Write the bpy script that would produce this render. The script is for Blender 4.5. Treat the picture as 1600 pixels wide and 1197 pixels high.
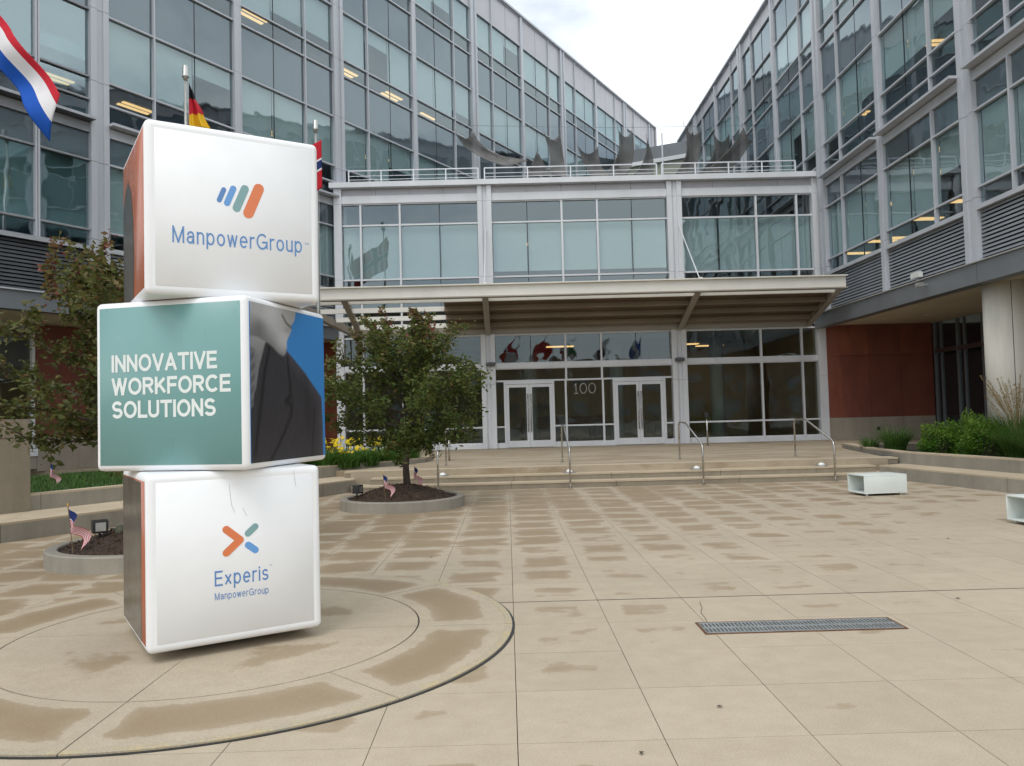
import bpy, bmesh, math, random
from mathutils import Vector, Matrix
import numpy as np

# ------------------------------------------------------------------ scene, camera, sky, sun, exposure
for o in list(bpy.data.objects):
    bpy.data.objects.remove(o, do_unlink=True)
scene = bpy.context.scene
COL = scene.collection
R = math.radians

F_PX, PITCH, ROLL, YAW, EYE = 1262.0, R(2.27), R(-1.5), R(0.4), 1.62
FW = Vector((math.sin(YAW)*math.cos(PITCH), math.cos(YAW)*math.cos(PITCH), math.sin(PITCH)))
_r0 = FW.cross(Vector((0, 0, 1))).normalized(); _u0 = _r0.cross(FW)
RT = math.cos(ROLL)*_r0 + math.sin(ROLL)*_u0
UP = -math.sin(ROLL)*_r0 + math.cos(ROLL)*_u0
CAM = Vector((0, 0, EYE))
cam_d = bpy.data.cameras.new('camera'); cam = bpy.data.objects.new('camera', cam_d); COL.objects.link(cam)
cam_d.sensor_width = 36; cam_d.lens = F_PX*36/1600; cam_d.clip_end = 3000; cam_d.clip_start = 0.05
m3 = Matrix((RT, UP, -FW)).transposed()
cam.matrix_world = Matrix.Translation(CAM) @ m3.to_4x4()
scene.camera = cam

def ray(x, y):
    return (x-800)/F_PX*RT - (y-598.5)/F_PX*UP + FW
def at_z(x, y, z):            # where the line of sight through a photo pixel meets a level
    d = ray(x, y); return CAM + d*((z-EYE)/d.z)
def at_y(x, y, Y):            # ... or a wall parallel to the entrance front
    d = ray(x, y); return CAM + d*(Y/d.y)

world = bpy.data.worlds.new('World'); scene.world = world; world.use_nodes = True
wn, wl = world.node_tree.nodes, world.node_tree.links
wn.clear()
wo = wn.new('ShaderNodeOutputWorld'); bg = wn.new('ShaderNodeBackground')
sky = wn.new('ShaderNodeTexSky'); sky.sky_type = 'NISHITA'; sky.sun_disc = False
SUN_EL, SUN_AZ = R(58), R(205)
sky.sun_elevation = SUN_EL; sky.sun_rotation = SUN_AZ
tc = wn.new('ShaderNodeTexCoord'); mp = wn.new('ShaderNodeMapping'); mp.inputs['Scale'].default_value = (1.2, 1.2, 3.0)
nz = wn.new('ShaderNodeTexNoise'); nz.inputs['Scale'].default_value = 2.2; nz.inputs['Detail'].default_value = 6
cr = wn.new('ShaderNodeValToRGB'); cr.color_ramp.elements[0].position = 0.36; cr.color_ramp.elements[1].position = 0.56
cr.color_ramp.elements[0].color = (0.42, 0.42, 0.42, 1); cr.color_ramp.elements[1].color = (1, 1, 1, 1)
sc = wn.new('ShaderNodeMix'); sc.data_type = 'RGBA'; sc.blend_type = 'MULTIPLY'; sc.inputs[0].default_value = 1
sc.inputs[7].default_value = (0.1, 0.1, 0.1, 1)
mx = wn.new('ShaderNodeMix'); mx.data_type = 'RGBA'; mx.inputs[7].default_value = (1.14, 1.19, 1.20, 1)
wl.new(tc.outputs['Generated'], mp.inputs[0]); wl.new(mp.outputs[0], nz.inputs[0]); wl.new(nz.outputs[0], cr.inputs[0])
wl.new(sky.outputs[0], sc.inputs[6]); wl.new(cr.outputs[0], mx.inputs[0]); wl.new(sc.outputs[2], mx.inputs[6])
wl.new(mx.outputs[2], bg.inputs[0]); bg.inputs[1].default_value = 1.0
wl.new(bg.outputs[0], wo.inputs[0])
sun_d = bpy.data.lights.new('sun', 'SUN'); sun_d.energy = 0.8; sun_d.angle = R(25); sun_d.color = (1.0, 0.96, 0.9)
sun = bpy.data.objects.new('sun', sun_d); COL.objects.link(sun)
sd = Vector((math.sin(SUN_AZ)*math.cos(SUN_EL), math.cos(SUN_AZ)*math.cos(SUN_EL), math.sin(SUN_EL)))
sun.rotation_euler = sd.to_track_quat('Z', 'Y').to_euler(); sun.location = (0, 0, 40)
scene.view_settings.view_transform = 'Standard'; scene.view_settings.look = 'None'
scene.view_settings.exposure = 0.42; scene.view_settings.gamma = 1.0
scene.render.engine = 'CYCLES'
scene.cycles.max_bounces = 8; scene.cycles.transparent_max_bounces = 24; scene.cycles.glossy_bounces = 5
scene.cycles.caustics_reflective = False; scene.cycles.caustics_refractive = False

rng = random.Random(7)

# ------------------------------------------------------------------ materials
def new_mat(name):
    m = bpy.data.materials.new(name); m.use_nodes = True
    nt = m.node_tree; nt.nodes.clear()
    out = nt.nodes.new('ShaderNodeOutputMaterial')
    return m, nt, out
def ramp(nt, fac, stops):
    n = nt.nodes.new('ShaderNodeValToRGB')
    e = n.color_ramp.elements
    while len(e) < len(stops): e.new(0.5)
    for i, (p, c) in enumerate(stops):
        e[i].position = p; e[i].color = (*c, 1) if len(c) == 3 else c
    nt.links.new(fac, n.inputs[0]); return n.outputs[0]
def math_n(nt, op, a, b=None, clamp=False):
    n = nt.nodes.new('ShaderNodeMath'); n.operation = op; n.use_clamp = clamp
    for i, v in enumerate((a, b)):
        if v is None: continue
        if isinstance(v, (int, float)): n.inputs[i].default_value = v
        else: nt.links.new(v, n.inputs[i])
    return n.outputs[0]
def noise(nt, vec, scale, detail=4, rough=.55, stretch=None):
    if stretch:
        mp = nt.nodes.new('ShaderNodeMapping'); mp.inputs['Scale'].default_value = stretch
        nt.links.new(vec, mp.inputs[0]); vec = mp.outputs[0]
    n = nt.nodes.new('ShaderNodeTexNoise'); n.inputs['Scale'].default_value = scale
    n.inputs['Detail'].default_value = detail; n.inputs['Roughness'].default_value = rough
    nt.links.new(vec, n.inputs['Vector']); return n.outputs['Fac']
def mixc(nt, fac, a, b, blend='MIX'):
    n = nt.nodes.new('ShaderNodeMix'); n.data_type = 'RGBA'; n.blend_type = blend
    if isinstance(fac, (int, float)): n.inputs[0].default_value = fac
    else: nt.links.new(fac, n.inputs[0])
    for i, v in ((6, a), (7, b)):
        if isinstance(v, tuple): n.inputs[i].default_value = (*v, 1)
        else: nt.links.new(v, n.inputs[i])
    return n.outputs[2]
def pos(nt):
    return nt.nodes.new('ShaderNodeNewGeometry').outputs['Position']
def bump(nt, h, strength, dist=.01):
    n = nt.nodes.new('ShaderNodeBump'); n.inputs['Strength'].default_value = strength; n.inputs['Distance'].default_value = dist
    nt.links.new(h, n.inputs['Height']); return n.outputs[0]
def principled(nt, out, color, rough=.5, metal=0., normal=None, spec=None, ior=None):
    b = nt.nodes.new('ShaderNodeBsdfPrincipled')
    if isinstance(color, tuple): b.inputs['Base Color'].default_value = (*color, 1)
    else: nt.links.new(color, b.inputs['Base Color'])
    if isinstance(rough, (int, float)): b.inputs['Roughness'].default_value = rough
    else: nt.links.new(rough, b.inputs['Roughness'])
    b.inputs['Metallic'].default_value = metal
    if spec is not None: b.inputs['Specular IOR Level'].default_value = spec
    if ior is not None: b.inputs['IOR'].default_value = ior
    if normal: nt.links.new(normal, b.inputs['Normal'])
    nt.links.new(b.outputs[0], out.inputs[0]); return b
MATS = {}
def plain(name, color, rough=.5, metal=0., var=.12, vscale=3., bump_s=0., bscale=60., spec=None, stretch=None):
    """a painted / moulded surface: colour with uneven wear and fine relief"""
    if name in MATS: return MATS[name]
    m, nt, out = new_mat(name); p = pos(nt)
    f = noise(nt, p, vscale, 6, .6, stretch)
    lo = tuple(c*(1-var) for c in color); hi = tuple(min(1, c*(1+var*.6)) for c in color)
    col = ramp(nt, f, [(.3, lo), (.7, hi)])
    nrm = bump(nt, noise(nt, p, bscale, 3), bump_s) if bump_s else None
    rr = math_n(nt, 'ADD', math_n(nt, 'MULTIPLY', noise(nt, p, vscale*2.3, 3), .2), max(0, rough-.1))
    principled(nt, out, col, rr, metal, nrm, spec)
    MATS[name] = m; return m

WHITE = plain('white_aluminium', (.74, .755, .79), .35, 0, .10, 1.1, .03, 9, stretch=(1, 1, .25))
WING = plain('grey_white_aluminium', (.50, .52, .565), .35, 0, .10, 1.1, .03, 9, stretch=(1, 1, .25))
CREAM = plain('cream_paint', (.76, .74, .68), .45, 0, .10, .9)
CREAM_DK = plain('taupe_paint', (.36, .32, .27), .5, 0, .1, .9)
PANEL = plain('grey_metal_panel', (.50, .49, .52), .4, .1, .10, .5)
FASCIA = plain('grey_fascia', (.20, .215, .235), .4, .2, .14, .8)
LOUVRE = plain('louvre_grey', (.27, .285, .31), .5, .2, .12, 1.5)
DARK = plain('dark_gasket', (.018, .02, .024), .5)
SOFFIT = plain('soffit_paint', (.66, .58, .45), .7, 0, .08, .6)
STEEL = plain('stainless_steel', (.48, .47, .45), .28, .9, .15, 6)
ALU = plain('brushed_aluminium', (.52, .52, .50), .35, .7, .12, 5)
BLACKP = plain('black_plastic', (.02, .02, .022), .45)
SLABC = plain('interior_slab', (.30, .31, .30), .8, 0, .1, .4)
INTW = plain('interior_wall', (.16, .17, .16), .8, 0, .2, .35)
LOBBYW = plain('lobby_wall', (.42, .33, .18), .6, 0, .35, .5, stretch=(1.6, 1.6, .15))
LOBBYF = plain('lobby_floor', (.32, .29, .24), .3, 0, .2, .6)
BLIND = plain('roller_blind', (.60, .645, .64), .8, 0, .04, .3)
BARK = plain('bark', (.075, .055, .045), .9, 0, .4, 14, .6, 40, stretch=(1, 1, .3))
MULCH = plain('bark_mulch', (.055, .033, .022), .95, 0, .65, 26, 1.0, 55)
SOIL = plain('planting_soil', (.04, .035, .022), .95, 0, .5, 12, .8, 40)
CUBEW = plain('white_laminate', (.84, .85, .87), .38, 0, .05, 1.6, .015, 5)
SAILM_C = (.185, .178, .172)

def concrete(name, base, dark, scale=1.2, streak=True):
    m, nt, out = new_mat(name); p = pos(nt)
    a = noise(nt, p, scale, 8, .65)
    col = ramp(nt, a, [(.28, dark), (.62, base)])
    if streak:                                     # run-off marks down the faces
        s = noise(nt, p, 3.2, 4, .6, (1, 1, .12))
        col = mixc(nt, ramp(nt, s, [(.45, (0, 0, 0)), (.75, (.55, .55, .55))]), col, tuple(c*.55 for c in dark))
    g = noise(nt, p, 130, 3, .7)
    col = mixc(nt, .35, col, ramp(nt, g, [(.35, tuple(c*.62 for c in base)), (.65, tuple(min(1, c*1.2) for c in base))]))
    principled(nt, out, col, .85, 0, bump(nt, g, .25, .004)); MATS[name] = m; return m
CONC = concrete('cast_concrete', (.34, .31, .26), (.22, .205, .18))
CONC_T = concrete('tan_concrete', (.31, .265, .20), (.225, .195, .15))
TREAD = concrete('pale_tread', (.52, .43, .31), (.40, .325, .235), 1.6, False)
STONE = concrete('stone_base', (.36, .31, .25), (.25, .22, .185), 1.0)
COLUMN = concrete('column_concrete', (.78, .745, .665), (.68, .65, .58), .5)

def paving(name, stain_kind, amount=0.):
    """sand-coloured concrete with damp patches that keep clear of the slab edges"""
    m, nt, out = new_mat(name); p = pos(nt)
    fine = noise(nt, p, 95, 4, .75); mid = noise(nt, p, 5, 6, .65); big = noise(nt, p, .55, 4, .6)
    col = ramp(nt, mid, [(.25, (.365, .302, .222)), (.72, (.495, .418, .318))])
    col = mixc(nt, ramp(nt, big, [(.35, (0, 0, 0)), (.7, (.5, .5, .5))]), col, (.325, .276, .206))
    col = mixc(nt, .38, col, ramp(nt, fine, [(.3, (.22, .17, .115)), (.52, (.42, .345, .25)), (.72, (.58, .505, .385))]))
    if stain_kind == 'grid':
        sp = nt.nodes.new('ShaderNodeSeparateXYZ'); nt.links.new(p, sp.inputs[0])
        def edge(v, off, pitch):
            t = math_n(nt, 'DIVIDE', math_n(nt, 'SUBTRACT', v, off), pitch)
            fr = math_n(nt, 'FRACT', t)
            return math_n(nt, 'MULTIPLY', math_n(nt, 'MINIMUM', fr, math_n(nt, 'SUBTRACT', 1, fr)), 2)
        e = math_n(nt, 'MINIMUM', edge(sp.outputs[0], GX0, GP), edge(sp.outputs[1], GY0, GQ))
        # damp ground gathers towards the steps and the left, dry slabs lie towards the right front
        reg = math_n(nt, 'ADD', math_n(nt, 'MULTIPLY', math_n(nt, 'SUBTRACT', sp.outputs[1], 8.4), .125),
                     math_n(nt, 'MULTIPLY', math_n(nt, 'SUBTRACT', sp.outputs[0], .8), -.12))
        reg = math_n(nt, 'MINIMUM', math_n(nt, 'MAXIMUM', reg, -.62), .62)
        n1 = noise(nt, p, .9, 3, .5); n2 = noise(nt, p, 7, 5, .65); n3 = noise(nt, p, 2.6, 3, .5, (.5, 1.6, 1))
        v = math_n(nt, 'ADD', math_n(nt, 'MINIMUM', math_n(nt, 'MULTIPLY', e, 1.7), 1.0), math_n(nt, 'SUBTRACT', reg, .36))
        for nn, k in ((n1, 1.9), (n2, .85), (n3, 1.9)):
            v = math_n(nt, 'ADD', v, math_n(nt, 'MULTIPLY', math_n(nt, 'SUBTRACT', nn, .5), k))
        f = ramp(nt, v, [(.40, (0, 0, 0)), (.52, (.52, .52, .52)), (.95, (.84, .84, .84))])
    elif stain_kind == 'attr':
        at = nt.nodes.new('ShaderNodeAttribute'); at.attribute_name = 'edge'
        n1 = noise(nt, p, 1.3, 3, .5); n2 = noise(nt, p, 9, 5, .65)
        v = math_n(nt, 'ADD', at.outputs['Fac'], math_n(nt, 'MULTIPLY', math_n(nt, 'SUBTRACT', n1, .5), 1.0))
        v = math_n(nt, 'ADD', v, math_n(nt, 'MULTIPLY', math_n(nt, 'SUBTRACT', n2, .5), .45))
        v = math_n(nt, 'ADD', v, amount)
        f = ramp(nt, v, [(.44, (0, 0, 0)), (.53, (.62, .62, .62)), (.95, (.9, .9, .9))])
    else:
        n1 = noise(nt, p, 1.3, 5, .6, (.45, 2.2, 1))
        f = ramp(nt, n1, [(.47, (0, 0, 0)), (.6, (.75, .75, .75))])
    if stain_kind == 'grid':               # no two slabs were cast quite alike
        vm = nt.nodes.new('ShaderNodeVectorMath'); vm.operation = 'SUBTRACT'; nt.links.new(p, vm.inputs[0]); vm.inputs[1].default_value = (GX0, GY0, 0)
        vd = nt.nodes.new('ShaderNodeVectorMath'); vd.operation = 'DIVIDE'; nt.links.new(vm.outputs[0], vd.inputs[0]); vd.inputs[1].default_value = (GP, GQ, 50)
        vf = nt.nodes.new('ShaderNodeVectorMath'); vf.operation = 'FLOOR'; nt.links.new(vd.outputs[0], vf.inputs[0])
        wn_ = nt.nodes.new('ShaderNodeTexWhiteNoise'); wn_.noise_dimensions = '2D'; nt.links.new(vf.outputs[0], wn_.inputs['Vector'])
        col = mixc(nt, .09, col, ramp(nt, wn_.outputs['Value'], [(0, (.27, .225, .165)), (.5, (.42, .35, .26)), (1, (.56, .48, .375))]))
    damp = mixc(nt, .35, (.262, .188, .108), ramp(nt, fine, [(.3, (.15, .105, .06)), (.7, (.36, .27, .165))]))
    col = mixc(nt, f, col, damp)
    rough = math_n(nt, 'SUBTRACT', .85, math_n(nt, 'MULTIPLY', f, .25))
    principled(nt, out, col, rough, 0, bump(nt, fine, .2, .003)); MATS[name] = m; return m
GX0, GP, GY0, GQ = 0.01, .728, 4.05, .752
PAVE = paving('plaza_paving', 'grid')
PAVE_RING = paving('ring_paving', 'attr', -.02)
PAVE_IN = paving('disc_paving', 'attr', -.42)
PAVE_LAND = paving('landing_paving', 'land')

def edge_paint():
    m, nt, out = new_mat('worn_yellow_edge'); p = pos(nt)
    f = noise(nt, p, 7, 6, .7)
    col = ramp(nt, f, [(.42, (.37, .325, .255)), (.66, (.47, .375, .22))])
    g = noise(nt, p, 110, 3, .7)
    col = mixc(nt, .3, col, ramp(nt, g, [(.35, (.15, .12, .08)), (.65, (.6, .5, .33))]))
    principled(nt, out, col, .85, 0, bump(nt, g, .3, .004)); return m
EDGE = edge_paint()

def red_panel():
    m, nt, out = new_mat('red_brown_panel'); p = pos(nt)
    oi = nt.nodes.new('ShaderNodeObjectInfo')
    a = noise(nt, p, 2.3, 7, .65, (1, 1, .35)); b = noise(nt, p, 30, 4, .7)
    col = ramp(nt, a, [(.25, (.10, .028, .019)), (.5, (.21, .058, .034)), (.75, (.30, .10, .05))])
    col = mixc(nt, .25, col, ramp(nt, b, [(.3, (.10, .03, .02)), (.7, (.42, .14, .075))]))
    col = mixc(nt, math_n(nt, 'MULTIPLY', oi.outputs['Random'], .6), col, (.13, .036, .028))
    principled(nt, out, col, .45, 0, bump(nt, b, .08)); return m
RED = red_panel()

def glass(name, tint, ior, wav=.02):
    """tinted float glass: mirror by angle over a see-through body, slightly wavy"""
    m, nt, out = new_mat(name); p = pos(nt)
    nrm = bump(nt, noise(nt, p, .9, 2, .4), wav, .5)
    fr = nt.nodes.new('ShaderNodeFresnel'); fr.inputs['IOR'].default_value = ior; nt.links.new(nrm, fr.inputs['Normal'])
    ge = nt.nodes.new('ShaderNodeNewGeometry')
    fac = math_n(nt, 'MULTIPLY', fr.outputs[0], math_n(nt, 'SUBTRACT', 1, ge.outputs['Backfacing']))   # the inner face of a pane adds no second mirror image
    tr = nt.nodes.new('ShaderNodeBsdfTransparent'); tr.inputs[0].default_value = (*tint, 1)
    gl = nt.nodes.new('ShaderNodeBsdfGlossy'); gl.inputs['Color'].default_value = (.74, .86, .92, 1); gl.inputs['Roughness'].default_value = .01
    nt.links.new(nrm, gl.inputs['Normal'])
    mx = nt.nodes.new('ShaderNodeMixShader'); nt.links.new(fac, mx.inputs[0])
    nt.links.new(tr.outputs[0], mx.inputs[1]); nt.links.new(gl.outputs[0], mx.inputs[2])
    nt.links.new(mx.outputs[0], out.inputs[0]); MATS[name] = m; return m
GLASS = glass('tinted_glass', (.82, .88, .885), 2.4)
GLASS_L = glass('lobby_glass', (.82, .86, .84), 1.85)
def spandrel():
    m, nt, out = new_mat('spandrel_glass'); p = pos(nt)
    nrm = bump(nt, noise(nt, p, .9, 2, .4), .02, .5)
    fr = nt.nodes.new('ShaderNodeFresnel'); fr.inputs['IOR'].default_value = 2.2; nt.links.new(nrm, fr.inputs['Normal'])
    df = nt.nodes.new('ShaderNodeBsdfDiffuse'); df.inputs[0].default_value = (.085, .105, .118, 1)
    gl = nt.nodes.new('ShaderNodeBsdfGlossy'); gl.inputs['Color'].default_value = (.72, .84, .92, 1); gl.inputs['Roughness'].default_value = .02
    nt.links.new(nrm, gl.inputs['Normal']); mx = nt.nodes.new('ShaderNodeMixShader'); nt.links.new(fr.outputs[0], mx.inputs[0])
    nt.links.new(df.outputs[0], mx.inputs[1]); nt.links.new(gl.outputs[0], mx.inputs[2]); nt.links.new(mx.outputs[0], out.inputs[0]); return m
SPAN = spandrel()
def emit(name, col, s):
    m, nt, out = new_mat(name); e = nt.nodes.new('ShaderNodeEmission'); e.inputs[0].default_value = (*col, 1); e.inputs[1].default_value = s
    nt.links.new(e.outputs[0], out.inputs[0]); return m
LAMP = emit('fluorescent_tube', (1.0, .60, .24), 1.15)

def leaf_mat(name, stops, trans=.3):
    m, nt, out = new_mat(name)
    at = nt.nodes.new('ShaderNodeAttribute'); at.attribute_name = 'tone'
    col = ramp(nt, at.outputs['Fac'], stops)
    b = nt.nodes.new('ShaderNodeBsdfPrincipled'); nt.links.new(col, b.inputs['Base Color']); b.inputs['Roughness'].default_value = .55
    b.inputs['Specular IOR Level'].default_value = .3
    t = nt.nodes.new('ShaderNodeBsdfTranslucent'); nt.links.new(col, t.inputs[0])
    x = nt.nodes.new('ShaderNodeMixShader'); x.inputs[0].default_value = trans
    nt.links.new(b.outputs[0], x.inputs[1]); nt.links.new(t.outputs[0], x.inputs[2]); nt.links.new(x.outputs[0], out.inputs[0])
    return m
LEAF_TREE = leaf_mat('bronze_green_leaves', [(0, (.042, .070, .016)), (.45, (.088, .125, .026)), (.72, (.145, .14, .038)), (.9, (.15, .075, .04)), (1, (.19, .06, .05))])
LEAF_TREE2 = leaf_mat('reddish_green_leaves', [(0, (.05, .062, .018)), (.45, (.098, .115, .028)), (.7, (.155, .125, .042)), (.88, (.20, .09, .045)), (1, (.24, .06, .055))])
LEAF_SHRUB = leaf_mat('bright_shrub_leaves', [(0, (.026, .075, .009)), (.6, (.068, .16, .014)), (1, (.16, .25, .03))])
LEAF_LILY = leaf_mat('lily_leaves', [(0, (.035, .095, .016)), (.6, (.075, .18, .028)), (1, (.14, .25, .05))])
LEAF_GRASS = leaf_mat('grass_blades', [(0, (.03, .085, .014)), (.6, (.06, .145, .025)), (1, (.13, .2, .05))])
PLUME = leaf_mat('dry_plumes', [(0, (.28, .20, .09)), (1, (.42, .31, .15))])
PETAL = leaf_mat('yellow_petals', [(0, (.72, .52, .012)), (1, (.88, .70, .04))], .2)

# ------------------------------------------------------------------ mesh helpers
def link(name, mesh, mat=None, parent=None, loc=(0, 0, 0), rot=(0, 0, 0), smooth=False):
    o = bpy.data.objects.new(name, mesh); COL.objects.link(o)
    o.location = loc; o.rotation_euler = rot
    if mat and mesh and not mesh.materials: mesh.materials.append(mat)
    if parent: o.parent = parent
    if smooth and mesh:
        mesh.polygons.foreach_set('use_smooth', [True]*len(mesh.polygons))
    return o
def empty(name, loc=(0, 0, 0), rz=0):
    o = bpy.data.objects.new(name, None); COL.objects.link(o); o.location = loc; o.rotation_euler = (0, 0, rz); o.empty_display_size = .3
    return o
def tag(o, label=None, cat=None, group=None, kind=None):
    if label: o['label'] = label
    if cat: o['category'] = cat
    if group: o['group'] = group
    if kind: o['kind'] = kind
    return o

class MB:
    def __init__(s): s.v = []; s.f = []
    def add(s, vs, fs):
        n = len(s.v); s.v += [tuple(v) for v in vs]; s.f += [tuple(n+i for i in f) for f in fs]; return s
    def box(s, x0, x1, y0, y1, z0, z1):
        return s.add([(x0, y0, z0), (x1, y0, z0), (x1, y1, z0), (x0, y1, z0), (x0, y0, z1), (x1, y0, z1), (x1, y1, z1), (x0, y1, z1)],
                     [(0, 3, 2, 1), (4, 5, 6, 7), (0, 1, 5, 4), (1, 2, 6, 5), (2, 3, 7, 6), (3, 0, 4, 7)])
    def prism(s, poly, z0, z1):                    # polygon in plan, counter-clockwise
        n = len(poly)
        vs = [(x, y, z0) for x, y in poly]+[(x, y, z1) for x, y in poly]
        return s.add(vs, [tuple(range(n-1, -1, -1)), tuple(range(n, 2*n))]+[(i, (i+1) % n, n+(i+1) % n, n+i) for i in range(n)])
    def bar(s, a, b, w, h, up=(0, 0, 1)):
        a, b = Vector(a), Vector(b); d = (b-a).normalized(); u = Vector(up)
        r = d.cross(u)
        if r.length < 1e-5: r = d.cross(Vector((1, 0, 0)))
        r.normalize(); u = r.cross(d)
        vs = []
        for p in (a, b):
            for i, j in ((-1, -1), (1, -1), (1, 1), (-1, 1)): vs.append(p+r*i*w/2+u*j*h/2)
        return s.add(vs, [(3, 2, 1, 0), (4, 5, 6, 7), (0, 1, 5, 4), (1, 2, 6, 5), (2, 3, 7, 6), (3, 0, 4, 7)])
    def tube(s, pts, rad, n=8, caps=True):
        pts = [Vector(p) for p in pts]
        if isinstance(rad, (int, float)): rad = [rad]*len(pts)
        base = len(s.v); prev = None
        for i, p in enumerate(pts):
            d = (pts[min(i+1, len(pts)-1)]-pts[max(i-1, 0)]).normalized()
            if prev is None:
                r = d.cross(Vector((0, 0, 1)))
                if r.length < 1e-3: r = d.cross(Vector((1, 0, 0)))
            else: r = prev-d*prev.dot(d)
            r.normalize(); prev = r; u = d.cross(r)
            for k in range(n):
                a = 2*math.pi*k/n; s.v.append(tuple(p+(r*math.cos(a)+u*math.sin(a))*rad[i]))
        for i in range(len(pts)-1):
            for k in range(n):
                a = base+i*n+k; b = base+i*n+(k+1) % n
                s.f.append((a, b, b+n, a+n))
        if caps:
            s.f.append(tuple(base+k for k in range(n-1, -1, -1))); s.f.append(tuple(base+(len(pts)-1)*n+k for k in range(n)))
        return s
    def lathe(s, prof, n=24, c=(0, 0)):            # prof: (r, z) upwards
        base = len(s.v)
        for r, z in prof:
            for k in range(n):
                a = 2*math.pi*k/n; s.v.append((c[0]+r*math.cos(a), c[1]+r*math.sin(a), z))
        for i in range(len(prof)-1):
            for k in range(n):
                a = base+i*n+k; b = base+i*n+(k+1) % n; s.f.append((a, b, b+n, a+n))
        s.f.append(tuple(base+k for k in range(n-1, -1, -1))); s.f.append(tuple(base+(len(prof)-1)*n+k for k in range(n)))
        return s
    def mesh(s, name='mesh'):
        m = bpy.data.meshes.new(name); m.from_pydata(s.v, [], s.f); m.update(); return m
    def build(s, name, mat, parent=None, loc=(0, 0, 0), rot=(0, 0, 0), smooth=False):
        return link(name, s.mesh(name), mat, parent, loc, rot, smooth)
BOXES = {}
def box(name, mat, parent, cx, cy, cz, dx, dy, dz, rot=(0, 0, 0)):
    """a box part; alike boxes share one mesh"""
    k = (mat.name, round(dx, 3), round(dy, 3), round(dz, 3))
    if k not in BOXES:
        BOXES[k] = MB().box(-dx/2, dx/2, -dy/2, dy/2, -dz/2, dz/2).mesh(name); BOXES[k].materials.append(mat)
    return link(name, BOXES[k], None, parent, (cx, cy, cz), rot)
def bevelled(name, dx, dy, dz, r, mat, parent=None, loc=(0, 0, 0), seg=3, rot=(0, 0, 0)):
    bm = bmesh.new(); bmesh.ops.create_cube(bm, size=1); bmesh.ops.scale(bm, vec=(dx, dy, dz), verts=bm.verts)
    bmesh.ops.bevel(bm, geom=list(bm.edges), offset=r, segments=seg, profile=.6, affect='EDGES')
    m = bpy.data.meshes.new(name); bm.to_mesh(m); bm.free()
    m.polygons.foreach_set('use_smooth', [True]*len(m.polygons))
    o = link(name, m, mat, parent, loc, rot)
    return o
def set_attr(mesh, name, vals, domain='FACE'):
    a = mesh.attributes.new(name, 'FLOAT', domain); a.data.foreach_set('value', np.asarray(vals, dtype=np.float32))
def wall_strip(front, back, z0, z1):
    return MB().prism(list(front)+list(back)[::-1], z0, z1)
def ccw(poly):
    a = sum(poly[i][0]*poly[(i+1) % len(poly)][1]-poly[(i+1) % len(poly)][0]*poly[i][1] for i in range(len(poly)))
    return poly if a > 0 else poly[::-1]

# ------------------------------------------------------------------ ground, paving, landing, steps
g = MB(); g.add([(-900, -900, -.06), (900, -900, -.06), (900, 900, -.06), (-900, 900, -.06)], [(0, 1, 2, 3)])
tag(g.build('ground', plain('street_concrete', (.21, .195, .17), .9, 0, .25, .8, .2, 80)), kind='structure')
bed = MB().box(-16, 14, -8, 19.5, -.05, -.022).build('plaza_bed', plain('joint_dirt', (.075, .062, .048), .95, 0, .5, 9)); tag(bed, kind='structure')
PC = (-2.252, 6.297); PR = 2.25
slab_mesh = {}
cells = []
for i in range(-22, 20):
    for j in range(-16, 20):
        x0, y0 = GX0+GP*i, GY0+GQ*j
        cxs, cys = x0+GP/2, y0+GQ/2
        if y0 > 17.9 or y0 < -7.5 or x0 < -15 or x0 > 12.5: continue
        far = max(math.hypot(x-PC[0], y-PC[1]) for x in (x0, x0+GP) for y in (y0, y0+GQ))
        if far < PR-.02: continue
        if 1.40 < cxs < 2.86 and 5.86 < cys < 6.24: pass
        v = Vector((cxs, cys, 0))-CAM; dep = v.dot(FW); inview = dep > 1 and abs(v.dot(RT)/dep) < .64 and v.dot(UP)/dep > -.52
        hidden = cxs < -3.7-(18-cys)*.58 or cxs > 8.4+(17.2-cys)*.17
        cells.append((cxs, cys, dep if inview and not hidden else 1e3))
cells.sort(key=lambda c: c[2])
joint = lambda y: .016 if abs(y-7.06) < .1 else .007
sm = MB().box(-GP/2+.0022, GP/2-.0022, -GQ/2+.0022, GQ/2-.0022, -.024, 0).mesh('paving_slab'); sm.materials.append(PAVE)
rest = MB(); ns = 0
for cxs, cys, d in cells:
    dz = rng.uniform(-.0006, .0006)
    if d < 900 and ns < 300:
        link('paving_slab', sm, None, bed, (cxs, cys, dz)); ns += 1
    else:
        rest.box(cxs-GP/2+.0022, cxs+GP/2-.0022, cys-GQ/2+.0022, cys+GQ/2-.0022, -.024, dz)
tag(rest.build('paving_slabs', PAVE, bed), kind='stuff')
MB().box(-9, 9.6, 7.052, 7.064, -.02, .002).build('expansion_joint', plain('joint_filler', (.05, .042, .035), .9, 0, .5, 12), bed)

cr0 = [at_z(x, y, .003) for x, y in ((1093, 940), (1097, 950), (1095, 957), (1102, 966), (1106, 975))]
MB().add([(q.x-.003, q.y, .0025) for q in cr0]+[(q.x+.004, q.y, .0025) for q in cr0], [(i, i+5, i+6, i+1) for i in range(4)]).build('paving_crack', plain('crack_dirt', (.16, .115, .07), .95), bed)
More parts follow.
